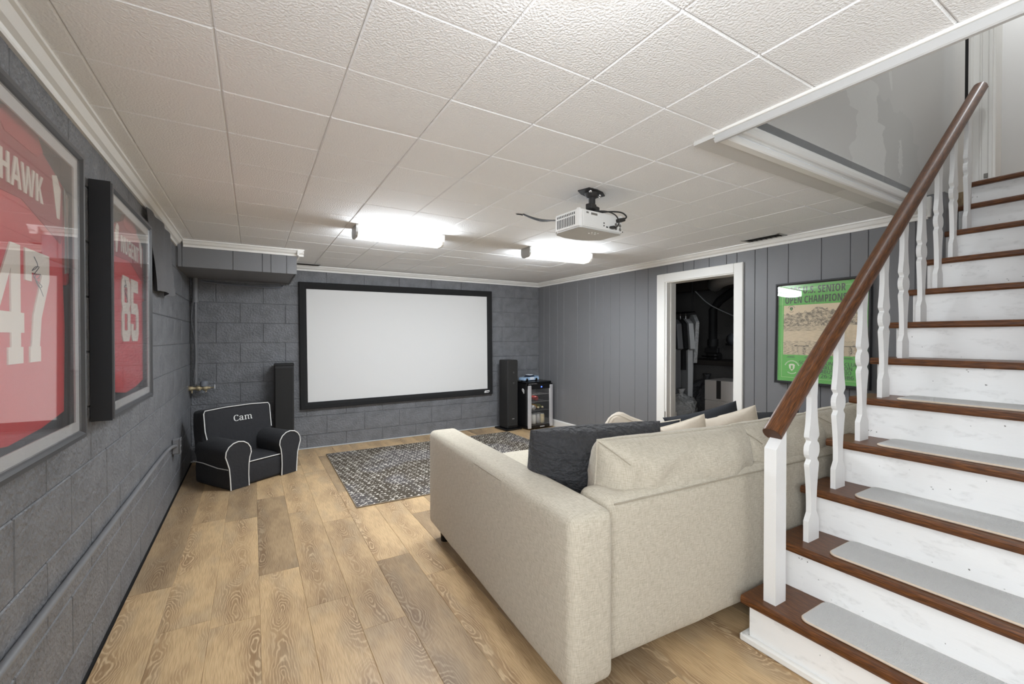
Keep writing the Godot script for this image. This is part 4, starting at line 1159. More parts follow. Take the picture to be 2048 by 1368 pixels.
func fridge() -> void:
	var o := Vector3(3.30, 0, -5.0)
	var t := thing("beverage_fridge", "small black drinks fridge with a glass door and silver side bars", "fridge", o, 0.045)
	var W := 0.205; var D := 0.19
	part("side", span_mesh(Vector3(-W, 0.03, -D), Vector3(-W + 0.025, 0.62, D - 0.04), 0.004), M.satin_black, t)
	part("side", span_mesh(Vector3(W - 0.025, 0.03, -D), Vector3(W, 0.62, D - 0.04), 0.004), M.satin_black, t)
	part("top", span_mesh(Vector3(-W - 0.004, 0.605, -D), Vector3(W + 0.004, 0.632, D - 0.03), 0.006), M.gloss_black, t)
	part("base", span_mesh(Vector3(-W, 0.02, -D), Vector3(W, 0.06, D - 0.04), 0.004), M.satin_black, t)
	part("back", span_mesh(Vector3(-W + 0.02, 0.05, -D), Vector3(W - 0.02, 0.61, -D + 0.02)), M.fridge_inside, t)
	for y in [0.24, 0.355, 0.455]:
		var sh := part("shelf", span_mesh(Vector3(-W + 0.026, y, D - 0.055), Vector3(W - 0.026, y + 0.006, D - 0.05)), M.wire_shelf, t)
		for k in 9:
			part("wire", tube_mesh(PackedVector3Array([Vector3(-W + 0.04 + 0.041 * k, y + 0.002, -D + 0.02), Vector3(-W + 0.04 + 0.041 * k, y + 0.002, D - 0.05)]), 0.0018, 5), M.wire_shelf, sh)
	var d := part("door", span_mesh(Vector3(-W, 0.02, D - 0.036), Vector3(W, 0.055, D - 0.002), 0.003), M.gloss_black, t)
	part("header", span_mesh(Vector3(-W, 0.535, D - 0.036), Vector3(W, 0.605, D - 0.002), 0.003), M.gloss_black, d)
	part("glass", span_mesh(Vector3(-W + 0.05, 0.05, D - 0.014), Vector3(W - 0.05, 0.54, D - 0.010)), M.fridge_pane, d)
	part("side_bar", span_mesh(Vector3(-W, 0.02, D - 0.02), Vector3(-W + 0.052, 0.588, D + 0.008), 0.006), M.silver, d)
	part("side_bar", span_mesh(Vector3(W - 0.05, 0.02, D - 0.02), Vector3(W, 0.588, D + 0.008), 0.006), M.silver, d)
	part("display", span_mesh(Vector3(0.008, 0.556, D - 0.003), Vector3(0.024, 0.572, D)), M.led_blue, d)
	part("badge", box_mesh(Vector3(0.075, 0.012, 0.002), 0.0005, Vector3(0.03, 0.034, D - 0.001)), M.silver, d)
	var lamp := part("interior_lamp", span_mesh(Vector3(-0.06, 0.585, 0.0), Vector3(0.06, 0.592, 0.03)), M.tube_glow, t)
	var li := OmniLight3D.new()
	li.name = "fridge_lamp_light"
	li.light_energy = 0.025; li.light_size = 0.03; li.shadow_enabled = true; li.omni_range = 4.0; li.omni_attenuation = 2.0
	lamp.add_child(li); li.position = Vector3(0, 0.565, 0.03)
	# bottle opener on the side
	var op := thing("bottle_opener", "white bottle opener hung on the side of the drinks fridge", "bottle opener", o + Vector3(-0.212, 0.52, 0.1))
	op.rotation = Vector3(0.35, -PI / 2 + 0.045, 0)
	var ring := PackedVector3Array()
	for i in 12: ring.append(Vector3(cos(TAU * i / 12) * 0.016, sin(TAU * i / 12) * 0.022, 0))
	part("ring", tube_mesh(ring, 0.006, 6, true), M.logo_white, op)
	part("grip", tube_mesh(PackedVector3Array([Vector3(-0.007, -0.024, 0), Vector3(-0.006, -0.09, 0), Vector3(0.006, -0.09, 0), Vector3(0.007, -0.024, 0)]), 0.006, 6), M.logo_white, op)
	# drinks
	var can := lathe_mesh(PackedVector2Array([Vector2(0, 0), Vector2(0.024, 0), Vector2(0.031, 0.008), Vector2(0.031, 0.10), Vector2(0.026, 0.116), Vector2(0.026, 0.12), Vector2(0.023, 0.117), Vector2(0, 0.117)]), 16)
	var lid := lathe_mesh(PackedVector2Array([Vector2(0.0262, 0.1165), Vector2(0.0268, 0.1215), Vector2(0.024, 0.1215), Vector2(0.0, 0.1175)]), 16)
	var turn := Basis(Vector3.UP, 0.045)
	var row := [[-0.125, "can_silver", "silver drink can at the left of the fridge's bottom row"], [-0.055, "can_white", "white drink can second from the left on the fridge floor"], [0.018, "can_silver", "pale silver can in the middle of the fridge's bottom row"], [0.085, "can_cream", "cream topped can at the right of the fridge's bottom row"]]
	for r in row:
		for k in 2:
			var c := thing("drink_can", r[2] if k == 0 else r[2].replace("at the", "behind, at the").replace("second", "behind, second").replace("in the middle", "behind, in the middle"), "can", o + turn * Vector3(r[0], 0.062, 0.11 - 0.075 * k), 0, "drinks on the fridge floor")
			c.scale = Vector3.ONE * 1.06
			part("body", can, M[r[1]], c)
			part("lid", lid, M.can_silver, c)
	for r in [[-0.13, "can_white", "can lying on its side at the left of the fridge shelf"], [-0.06, "can_silver", "lying can with its round end forward on the fridge shelf"]]:
		var c := thing("drink_can", r[2], "can", o + turn * Vector3(r[0], 0.279, 0.13), 0, "lying cans on the fridge shelf")
		c.rotation.x = -PI / 2
		part("body", can, M[r[1]], c, Vector3(0, -0.0, 0))
		part("lid", lid, M.can_silver, c)
	var bottle := lathe_mesh(PackedVector2Array([Vector2(0, 0), Vector2(0.028, 0), Vector2(0.03, 0.01), Vector2(0.03, 0.1), Vector2(0.012, 0.14), Vector2(0.011, 0.18), Vector2(0, 0.18)]), 14)
	var cap := lathe_mesh(PackedVector2Array([Vector2(0.013, 0.168), Vector2(0.013, 0.184), Vector2(0, 0.186)]), 10)
	for r in [[0.02, "bottle_amber", "amber bottle lying on the middle fridge shelf"], [0.09, "bottle_green", "green bottle lying right of the cans on the fridge shelf"]]:
		var c := thing("bottle", r[2], "bottle", o + turn * Vector3(r[0], 0.279, -0.05))
		c.rotation.x = PI / 2
		part("glass", bottle, M[r[1]], c)
		part("cap", cap, M.can_cream, c)
	for r in [[-0.1, "red can at the left of the upper fridge shelf"], [0.02, "red can right of the other on the upper fridge shelf"]]:
		var c := thing("drink_can", r[1], "can", o + turn * Vector3(r[0], 0.394, 0.08), 0, "red cans on the upper fridge shelf")
		c.rotation.x = -PI / 2
		part("body", can, M.can_red, c)
		part("lid", lid, M.can_silver, c)
	toy_car(o + Vector3(-0.04, 0.632, -0.02))

func toy_car(at: Vector3) -> void:
	var t := thing("toy_car", "light blue model race car parked on top of the drinks fridge", "toy car", at, 0.15)
	var body := PackedVector2Array([Vector2(-0.135, 0.012), Vector2(-0.137, 0.035), Vector2(-0.125, 0.047), Vector2(-0.06, 0.053), Vector2(0.07, 0.056), Vector2(0.13, 0.055), Vector2(0.137, 0.03), Vector2(0.134, 0.012)])
	part("body", prism_mesh(body, 0.11, Transform3D(Basis(), Vector3(0, 0, -0.055))), M.toy_blue, t)
	var cabin := PackedVector2Array([Vector2(-0.062, 0.052), Vector2(-0.02, 0.078), Vector2(0.035, 0.08), Vector2(0.085, 0.054)])
	part("windows", prism_mesh(cabin, 0.084, Transform3D(Basis(), Vector3(0, 0, -0.042))), M.toy_glass, t)
	part("roof", prism_mesh(PackedVector2Array([Vector2(-0.022, 0.077), Vector2(-0.016, 0.082), Vector2(0.03, 0.084), Vector2(0.04, 0.079)]), 0.088, Transform3D(Basis(), Vector3(0, 0, -0.044))), M.toy_white, t)
	part("door_panel", span_mesh(Vector3(-0.03, 0.016, 0.053), Vector3(0.045, 0.05, 0.057), 0.001), M.toy_white, t)
	part("spoiler", span_mesh(Vector3(0.105, 0.062, -0.052), Vector3(0.137, 0.066, 0.052), 0.001), M.toy_blue, t)
	for p in [Vector3(-0.085, 0.02, 0.048), Vector3(0.085, 0.02, 0.048), Vector3(-0.085, 0.02, -0.048), Vector3(0.085, 0.02, -0.048)]:
		part("wheel", lathe_mesh(PackedVector2Array([Vector2(0, -0.011), Vector2(0.019, -0.011), Vector2(0.021, 0), Vector2(0.019, 0.011), Vector2(0, 0.011)]), 14, Transform3D(Basis(Vector3.RIGHT, PI / 2), Vector3.ZERO)), M.gloss_black, t, p)

func projector() -> void:
	var t := thing("projector", "white projector hanging upside down under the tiled ceiling", "projector", Vector3(1.60, 1.792, -1.862), 0.055)
	# local: x along the rear panel, +z towards the stairs (rear), -z towards the screen
	var W := 0.165; var z0 := -0.14; var z1 := 0.105; var H := 0.092
	var plan := PackedVector2Array([Vector2(-W, z1 - 0.02), Vector2(-W + 0.006, z1 - 0.006), Vector2(-W + 0.02, z1), Vector2(W - 0.015, z1), Vector2(W, z1 - 0.015), Vector2(W, z0 + 0.07), Vector2(W - 0.05, z0 + 0.025), Vector2(0.04, z0), Vector2(-0.06, z0), Vector2(-W + 0.03, z0 + 0.02), Vector2(-W, z0 + 0.06)])
	var up := Transform3D(Basis(Vector3(1, 0, 0), Vector3(0, 0, 1), Vector3(0, -1, 0)), Vector3(0, H, 0))
	part("housing", prism_mesh(plan, H - 0.006, up), M.projector_white, t)
	var lid := PackedVector2Array()
	for p in plan: lid.append(p * 0.965)
	part("lid", prism_mesh(lid, 0.012, Transform3D(up.basis, Vector3(0, 0.010, 0))), M.projector_grey, t)
	var rear := part("rear_panel", span_mesh(Vector3(-W + 0.03, 0.012, z1 - 0.002), Vector3(W - 0.02, H - 0.006, z1 + 0.0015), 0.001), M.projector_white, t)
	for q in [[0.012, 0.040, 0.004], [0.012, 0.026, 0.004], [0.155, 0.011, 0.003]]:
		part("port", lathe_mesh(PackedVector2Array([Vector2(q[2], 0), Vector2(q[2], 0.002), Vector2(0, 0.002)]), 10, Transform3D(Basis(Vector3.RIGHT, PI / 2), Vector3(q[0], q[1], z1 + 0.001))), M.port_dark, rear)
	part("port", box_mesh(Vector3(0.014, 0.007, 0.003), 0.001, Vector3(0.035, 0.022, z1 + 0.002)), M.port_dark, rear)
	for q in [Vector2(0.103, 0.024), Vector2(0.135, 0.022), Vector2(0.135, 0.042), Vector2(0.103, 0.044)]:
		part("port", lathe_mesh(PackedVector2Array([Vector2(0.009, 0), Vector2(0.009, 0.003), Vector2(0.006, 0.004), Vector2(0.005, 0.001), Vector2(0, 0.001)]), 12, Transform3D(Basis(Vector3.RIGHT, PI / 2), Vector3(q.x, q.y, z1 + 0.001))), M.port_metal, rear)
	part("label_plate", box_mesh(Vector3(0.045, 0.011, 0.001), 0.0, Vector3(-0.06, 0.077, z1 + 0.002)), M.port_metal, rear)
	part("label_plate", box_mesh(Vector3(0.016, 0.009, 0.001), 0.0, Vector3(-0.108, 0.079, z1 + 0.002)), M.port_metal, rear)
	var vents := part("vent", span_mesh(Vector3(-W - 0.001, 0.012, z0 + 0.065), Vector3(-W + 0.002, H - 0.004, z1 - 0.025), 0.0005), M.projector_white, t)
	for i in 11:
		part("slot", span_mesh(Vector3(-W - 0.0022, 0.016, z0 + 0.072 + 0.0135 * i), Vector3(-W + 0.001, 0.062, z0 + 0.0775 + 0.0135 * i)), M.port_dark, vents)
		part("slot", span_mesh(Vector3(-W - 0.0022, 0.07, z0 + 0.072 + 0.0135 * i), Vector3(-W + 0.001, 0.082, z0 + 0.0775 + 0.0135 * i)), M.port_dark, vents)
	for p in [Vector2(-W + 0.012, z1 - 0.014), Vector2(W - 0.012, z1 - 0.012), Vector2(0.0, z0 + 0.03)]:
		part("foot", lathe_mesh(PackedVector2Array([Vector2(0.012, 0), Vector2(0.013, 0.007), Vector2(0.009, 0.012), Vector2(0, 0.012)]), 12, Transform3D(Basis(), Vector3(p.x, H - 0.004, p.y))), M.projector_white, t)
	for i in 6:
		part("button", lathe_mesh(PackedVector2Array([Vector2(0, -0.002), Vector2(0.005, -0.002), Vector2(0.005, 0.002), Vector2(0, 0.002)]), 10, Transform3D(Basis(), Vector3(-0.02 + 0.022 * (i % 3), -0.002, 0.05 - 0.025 * (i / 3)))), M.projector_white, t)
	# mount
	var m := thing("projector_mount", "dark grey projector mount bolted to the ceiling tiles", "projector mount", Vector3(1.585, CEIL, -1.815), 0.3)
	part("plate", prism_mesh(PackedVector2Array([Vector2(-0.085, -0.035), Vector2(-0.03, -0.052), Vector2(0.03, -0.052), Vector2(0.085, -0.035), Vector2(0.085, 0.03), Vector2(0.03, 0.05), Vector2(-0.03, 0.05), Vector2(-0.085, 0.035)]), 0.006, Transform3D(Basis(Vector3(1, 0, 0), Vector3(0, 0, 1), Vector3(0, -1, 0)), Vector3.ZERO)), M.iron, m)
	part("collar", lathe_mesh(PackedVector2Array([Vector2(0.042, -0.004), Vector2(0.036, -0.016), Vector2(0.026, -0.03), Vector2(0.0, -0.03)]), 16), M.iron, m)
	part("pole", tube_mesh(PackedVector3Array([Vector3(0, -0.01, 0), Vector3(0, -0.095, 0)]), 0.018, 14), M.iron, m)
	part("bracket", box_mesh(Vector3(0.05, 0.03, 0.04), 0.004, Vector3(-0.025, -0.085, 0.01)), M.iron, m)
	part("bracket", box_mesh(Vector3(0.045, 0.03, 0.05), 0.004, Vector3(0.018, -0.09, 0)), M.iron, m)
	part("arm", box_mesh(Vector3(0.13, 0.008, 0.022), 0.002, Vector3(0.01, -0.111, 0.01)), M.iron, m)
	part("arm", box_mesh(Vector3(0.008, 0.026, 0.03), 0.002, Vector3(0.07, -0.102, 0.01)), M.iron, m)
	for p in [Vector3(-0.045, -0.009, 0.02), Vector3(0.05, -0.009, 0.018)]:
		part("bolt", lathe_mesh(PackedVector2Array([Vector2(0.009, 0.006), Vector2(0.009, -0.004), Vector2(0.004, -0.008), Vector2(0, -0.008)]), 6, Transform3D(Basis(), p)), M.chrome, m)
	# leads
	var b := Vector3(1.60, 1.792, -1.862); var r := Basis(Vector3.UP, 0.055)
	var lead := thing("video_cable", "black video cable looping from the mount into the projector's rear panel", "cable")
	part("lead", tube_mesh(curve([b + r * Vector3(-0.07, 0.105, 0.02), b + r * Vector3(0.0, 0.1, 0.115), b + r * Vector3(0.055, 0.082, 0.145), b + r * Vector3(0.09, 0.05, 0.14), b + r * Vector3(0.085, 0.026, 0.13), b + r * Vector3(0.075, 0.024, 0.11)], 7), 0.0035, 8), M.cable_black, lead)
	var plug := part("plug", box_mesh(Vector3(0.034, 0.012, 0.03), 0.003), M.cable_black, lead, b + r * Vector3(0.068, 0.022, 0.118))
	plug.rotation.y = 0.5
	var pw := thing("power_cable", "black power cable arching to the plug at the projector's corner", "cable")
	part("lead", tube_mesh(curve([b + r * Vector3(0.0, 0.1, 0.08), b + r * Vector3(0.06, 0.108, 0.11), b + r * Vector3(0.12, 0.108, 0.13), b + r * Vector3(0.155, 0.09, 0.135), b + r * Vector3(0.152, 0.078, 0.12)], 7), 0.0042, 8), M.cable_black, pw)
	var pg := part("plug", box_mesh(Vector3(0.05, 0.02, 0.03), 0.004), M.cable_black, pw, b + r * Vector3(0.128, 0.070, 0.118))
	pg.rotation.z = 0.25
	var ch := thing("ceiling_cable", "dark cables running from a ragged ceiling hole to the projector", "cable")
	for k in 2:
		part("lead", tube_mesh(curve([Vector3(1.475, 2.012, -2.36), Vector3(1.49, 1.985 - 0.004 * k, -2.31), Vector3(1.505, 1.94 - 0.012 * k, -2.2 + 0.01 * k), Vector3(1.50, 1.90, -2.06), Vector3(1.495, 1.885, -1.98)], 7), 0.004, 8), M.cable_black, ch)
	part("hole", prism_mesh(PackedVector2Array([Vector2(-0.03, 0.0), Vector2(-0.012, -0.014), Vector2(0.008, -0.01), Vector2(0.03, -0.012), Vector2(0.022, 0.006), Vector2(0.005, 0.014), Vector2(-0.014, 0.01)]), 0.003, Transform3D(Basis(Vector3(1, 0, 0), Vector3(0, 0, 1), Vector3(0, -1, 0)), Vector3(1.465, CEIL + 0.0008, -2.365))), M.underlay, ch)

# ------------------------------------------------------------------ lamps
func wrap_light(x0: float, x1: float, z0: float, turn: float, label: String) -> void:
	var L := x1 - x0
	var t := thing("fluorescent_light", label, "ceiling light", Vector3((x0 + x1) / 2, CEIL, z0), turn, "wraparound ceiling lights")
	var prof := PackedVector2Array([Vector2(-0.078, 0), Vector2(-0.08, -0.022), Vector2(-0.074, -0.05), Vector2(-0.06, -0.07), Vector2(-0.04, -0.08), Vector2(0.04, -0.08), Vector2(0.06, -0.07), Vector2(0.074, -0.05), Vector2(0.08, -0.022), Vector2(0.078, 0)])
	# prism along local x
	var along := Basis(Vector3(0, 0, -1), Vector3(0, 1, 0), Vector3(1, 0, 0))
	part("diffuser", prism_mesh(prof, L - 0.03, Transform3D(along, Vector3(-L / 2 + 0.015, -0.004, 0)), true), M.tube_glow, t)
	for s in [-1.0, 1.0]:
		var e := PackedVector2Array()
		for p in prof: e.append(p * Vector2(1.03, 1.03))
		part("end_cap", prism_mesh(e, 0.016, Transform3D(along, Vector3(s * (L / 2 - 0.008) - 0.008, -0.003, 0))), M.fixture_metal if s < 0 else M.tube_glow_end, t)
	part("pan", span_mesh(Vector3(-L / 2, -0.006, -0.07), Vector3(L / 2, 0.0, 0.07), 0.002), M.fixture_metal, t)
	var a := AreaLight3D.new()
	a.name = "tube_light"
	a.area_size = Vector2(L - 0.04, 0.14)
	a.light_energy = LAMP_ENERGY
	a.light_color = LAMP_TINT
	a.shadow_enabled = true
	a.area_range = 14.0
	t.add_child(a)
	a.position = Vector3(0, -0.09, 0)
	a.rotation.x = -PI / 2
	for s in [-1.0, 1.0]:
		var b := AreaLight3D.new()
		b.name = "tube_side_light"
		b.area_size = Vector2(L - 0.04, 0.06)
		b.light_energy = LAMP_ENERGY * 0.34
		b.light_color = LAMP_TINT
		b.shadow_enabled = true
		b.area_range = 14.0
		t.add_child(b, true)
		b.position = Vector3(0, -0.052, s * 0.088)
		b.rotation.y = 0.0 if s < 0 else PI

func bare_bulb() -> void:
	var t := thing("bare_bulb", "bare bulb on the storage room ceiling, out of sight of the doorway", "light bulb", Vector3(4.4, 2.2, -1.6))
	part("socket", lathe_mesh(PackedVector2Array([Vector2(0, 0), Vector2(0.035, 0), Vector2(0.03, -0.04), Vector2(0, -0.04)]), 14), M.white_trim, t)
	part("bulb", lathe_mesh(PackedVector2Array([Vector2(0.014, -0.04), Vector2(0.03, -0.075), Vector2(0.032, -0.095), Vector2(0.02, -0.12), Vector2(0, -0.126)]), 14), M.dome_glow, t)
	var o := OmniLight3D.new()
	o.name = "bulb_light"
	o.light_energy = 1.4
	o.light_size = 0.02
	o.light_color = LAMP_TINT
	o.omni_range = 8.0
	o.omni_attenuation = 2.0
	o.shadow_enabled = true
	t.add_child(o)
	o.position = Vector3(0, -0.09, 0)

func dome_light(at: Vector3, energy: float, label: String, r := 0.15) -> void:
	var t := thing("dome_light", label, "ceiling light", at)
	part("base", lathe_mesh(PackedVector2Array([Vector2(0, 0), Vector2(r + 0.012, 0), Vector2(r + 0.014, -0.012), Vector2(r, -0.02), Vector2(0, -0.02)]), 28), M.white_trim, t)
	part("shade", lathe_mesh(PackedVector2Array([Vector2(r * 0.98, -0.018), Vector2(r * 0.97, -0.04), Vector2(r * 0.86, -0.062), Vector2(r * 0.6, -0.08), Vector2(r * 0.3, -0.088), Vector2(0, -0.09)]), 28), M.dome_glow, t)
	var o := OmniLight3D.new()
	o.name = "dome_lamp_light"
	o.light_energy = energy
	o.light_size = 0.035
	o.light_color = LAMP_TINT
	o.omni_range = 14.0
	o.omni_attenuation = 2.0
	o.shadow_enabled = true
	t.add_child(o)
	o.position = Vector3(0, -0.052, 0)

# ------------------------------------------------------------------ things on the walls
func shirt_frame(at: Vector3, w: float, h: float, d: float, cu: float, number: String, caption: String, shade: Material, label: String, two_sleeves: bool) -> void:
	var t := thing("framed_jersey", label, "framed jersey", at, PI / 2, "framed sports shirts")
	part("frame", frame_mesh(w, h, 0.032, d, 0.006), shade, t)
	if number == "85":
		# the deep box shows its black outer side
		for s in [-1.0, 1.0]: part("box_side", span_mesh(Vector3(s * (w / 2 + 0.0015) - 0.0015, -h / 2, 0.0), Vector3(s * (w / 2 + 0.0015) + 0.0015, h / 2, d - 0.004)), M.frame_black, t)
	part("backing", span_mesh(Vector3(-w / 2 + 0.01, -h / 2 + 0.01, 0.004), Vector3(w / 2 - 0.01, h / 2 - 0.01, 0.010)), M.box_back, t)
	# mat board with a window
	var mw := 0.062; var m := sm()
	var iw := w / 2 - 0.03; var ih := h / 2 - 0.03
	for s in [-1.0, 1.0]:
		span(m, Vector3(s * (iw - mw / 4) - mw / 4, -ih, d - 0.016), Vector3(s * (iw - mw / 4) + mw / 4, ih, d - 0.012))
		span(m, Vector3(-iw + mw / 2, s * (ih - mw / 4) - mw / 4, d - 0.016), Vector3(iw - mw / 2, s * (ih - mw / 4) + mw / 4, d - 0.012))
	part("mat", done(m), M.mat_board, t)
	part("glass", span_mesh(Vector3(-iw, -ih, d - 0.009), Vector3(iw, ih, d - 0.007)), M.pane, t)
	# the shirt: body, yoke, collar, sleeves folded in, lettering
	var z := d - 0.034
	var e := 0.275
	var body := PackedVector2Array([Vector2(-e, -h * 0.40), Vector2(-e * 0.3, -h * 0.425), Vector2(e * 0.4, -h * 0.415), Vector2(e, -h * 0.39), Vector2(e + 0.012, -0.1), Vector2(e - 0.005, 0.12), Vector2(e + 0.01, 0.32), Vector2(0.13, 0.37), Vector2(-0.13, 0.37), Vector2(-e - 0.01, 0.32), Vector2(-e + 0.005, 0.12), Vector2(-e - 0.012, -0.1)])
	var sh := part("shirt", prism_mesh(body, 0.012, Transform3D(Basis(), Vector3(cu, 0, z - 0.012))), M.red_mesh, t)
	var yoke := PackedVector2Array([Vector2(-e, 0.2), Vector2(0, 0.215), Vector2(e - 0.02, 0.15), Vector2(e + 0.005, 0.2), Vector2(e + 0.012, 0.322), Vector2(0.13, 0.374), Vector2(-0.13, 0.374), Vector2(-e - 0.01, 0.322)])
	part("yoke", prism_mesh(yoke, 0.003, Transform3D(Basis(), Vector3(cu, 0, z - 0.001))), M.red_yoke, sh)
	part("collar", prism_mesh(PackedVector2Array([Vector2(-0.125, 0.375), Vector2(-0.09, 0.41), Vector2(0.09, 0.41), Vector2(0.125, 0.375), Vector2(0.09, 0.35), Vector2(-0.09, 0.35)]), 0.012, Transform3D(Basis(), Vector3(cu, 0, z - 0.008))), M.red_collar, sh)
	for s in ([-1.0, 1.0] if two_sleeves else [1.0]):
		var sl := part("sleeve", prism_mesh(PackedVector2Array([Vector2(s * (e - 0.01), 0.33), Vector2(s * (e + 0.085), 0.27), Vector2(s * (e + 0.1), 0.06), Vector2(s * (e + 0.02), 0.03)]), 0.014, Transform3D(Basis(), Vector3(cu, 0, z - 0.012))), M.red_mesh, t)
		for k in 4:
			var a := e + 0.008 + 0.023 * k
			part("stripe", prism_mesh(PackedVector2Array([Vector2(s * a, 0.325 - 0.014 * k), Vector2(s * (a + 0.017), 0.314 - 0.014 * k), Vector2(s * (a + 0.021), 0.07 + 0.004 * k), Vector2(s * (a + 0.004), 0.064 + 0.004 * k)]), 0.002, Transform3D(Basis(), Vector3(cu, 0, z + 0.001))), M.stripe_grey if k % 2 == 0 else M.twill_white, sl)
		part("shoulder_patch", prism_mesh(PackedVector2Array([Vector2(s * (e - 0.085), 0.335), Vector2(s * (e - 0.05), 0.345), Vector2(s * (e - 0.02), 0.31), Vector2(s * (e - 0.03), 0.22), Vector2(s * (e - 0.05), 0.22)]), 0.002, Transform3D(Basis(), Vector3(cu, 0, z + 0.001))), M.twill_white, sh)
	var font := SystemFont.new()
	font.font_names = PackedStringArray(["Droid Sans"])
	font.font_weight = 700
	var name_text := part("name_lettering", text_mesh(caption, font, 0.072, 0.003), M.twill_white, sh, Vector3(cu, 0.268, z + 0.003))
	name_text.scale = Vector3(0.84, 1, 1)
	for i in 2:
		var g := digit(number[i], 0.155, 0.292)
		var o := part("numeral", g, M.twill_white, sh, Vector3(cu + (-0.158 if i == 0 else 0.012), -0.195 + (0.04 if number == "85" else 0.0), z))
		if i == 1 or number == "85":
			var scrawl := PackedVector3Array()
			for k in 14: scrawl.append(Vector3(0.05 + 0.022 * sin(k * 2.1) + 0.003 * k, 0.262 - 0.0055 * k + 0.014 * cos(k * 1.7), 0.0035))
			if i == (0 if number == "85" else 1): part("signature", tube_mesh(curve(Array(scrawl), 4), 0.0009, 5), M.navy_ink, o)

func digit(c: String, w: float, h: float) -> ArrayMesh:
	# varsity block numerals; holes are cut by a hair-thin seam
	var p := PackedVector2Array()
	match c:
		"4": p = PackedVector2Array([Vector2(0.5, 0), Vector2(1.0, 0), Vector2(1.0, 0.14), Vector2(0.92, 0.14), Vector2(0.92, 0.26), Vector2(1.04, 0.26), Vector2(1.04, 0.43), Vector2(0.92, 0.43), Vector2(0.92, 1), Vector2(0.6, 1), Vector2(-0.06, 0.42), Vector2(-0.06, 0.26), Vector2(0.599, 0.26), Vector2(0.599, 0.43), Vector2(0.22, 0.43), Vector2(0.599, 0.79), Vector2(0.6, 0.14), Vector2(0.5, 0.14)])
		"7": p = PackedVector2Array([Vector2(0.16, 0), Vector2(0.58, 0), Vector2(0.58, 0.14), Vector2(0.54, 0.14), Vector2(0.62, 0.4), Vector2(0.98, 0.76), Vector2(0.98, 1), Vector2(0, 1), Vector2(0, 0.72), Vector2(0.24, 0.72), Vector2(0.24, 0.8), Vector2(0.66, 0.8), Vector2(0.30, 0.42), Vector2(0.22, 0.14), Vector2(0.16, 0.14)])
		"5": p = PackedVector2Array([Vector2(0.16, 0), Vector2(0.82, 0), Vector2(1.0, 0.12), Vector2(1.0, 0.5), Vector2(0.82, 0.62), Vector2(0.32, 0.62), Vector2(0.32, 0.8), Vector2(0.94, 0.8), Vector2(0.94, 1), Vector2(0.0, 1), Vector2(0.0, 0.44), Vector2(0.62, 0.44), Vector2(0.68, 0.4), Vector2(0.68, 0.22), Vector2(0.62, 0.18), Vector2(0.32, 0.18), Vector2(0.32, 0.28), Vector2(0, 0.28), Vector2(0, 0.12)])
		"8": p = PackedVector2Array([Vector2(0.5, 0), Vector2(0.84, 0), Vector2(1, 0.11), Vector2(1, 0.42), Vector2(0.9, 0.51), Vector2(1, 0.6), Vector2(1, 0.89), Vector2(0.84, 1), Vector2(0.5, 1), Vector2(0.5, 0.84), Vector2(0.68, 0.82), Vector2(0.68, 0.6), Vector2(0.5, 0.59), Vector2(0.5, 0.43), Vector2(0.68, 0.42), Vector2(0.68, 0.18), Vector2(0.5, 0.16)])
	var st := sm()
	for i in p.size(): p[i] = p[i] * Vector2(w, h)
	prism(st, p, 0.003)
	if c == "8":
		var q := PackedVector2Array()
		for v in p: q.append(Vector2(w - v.x, v.y))
		prism(st, q, 0.003)
	return done(st)

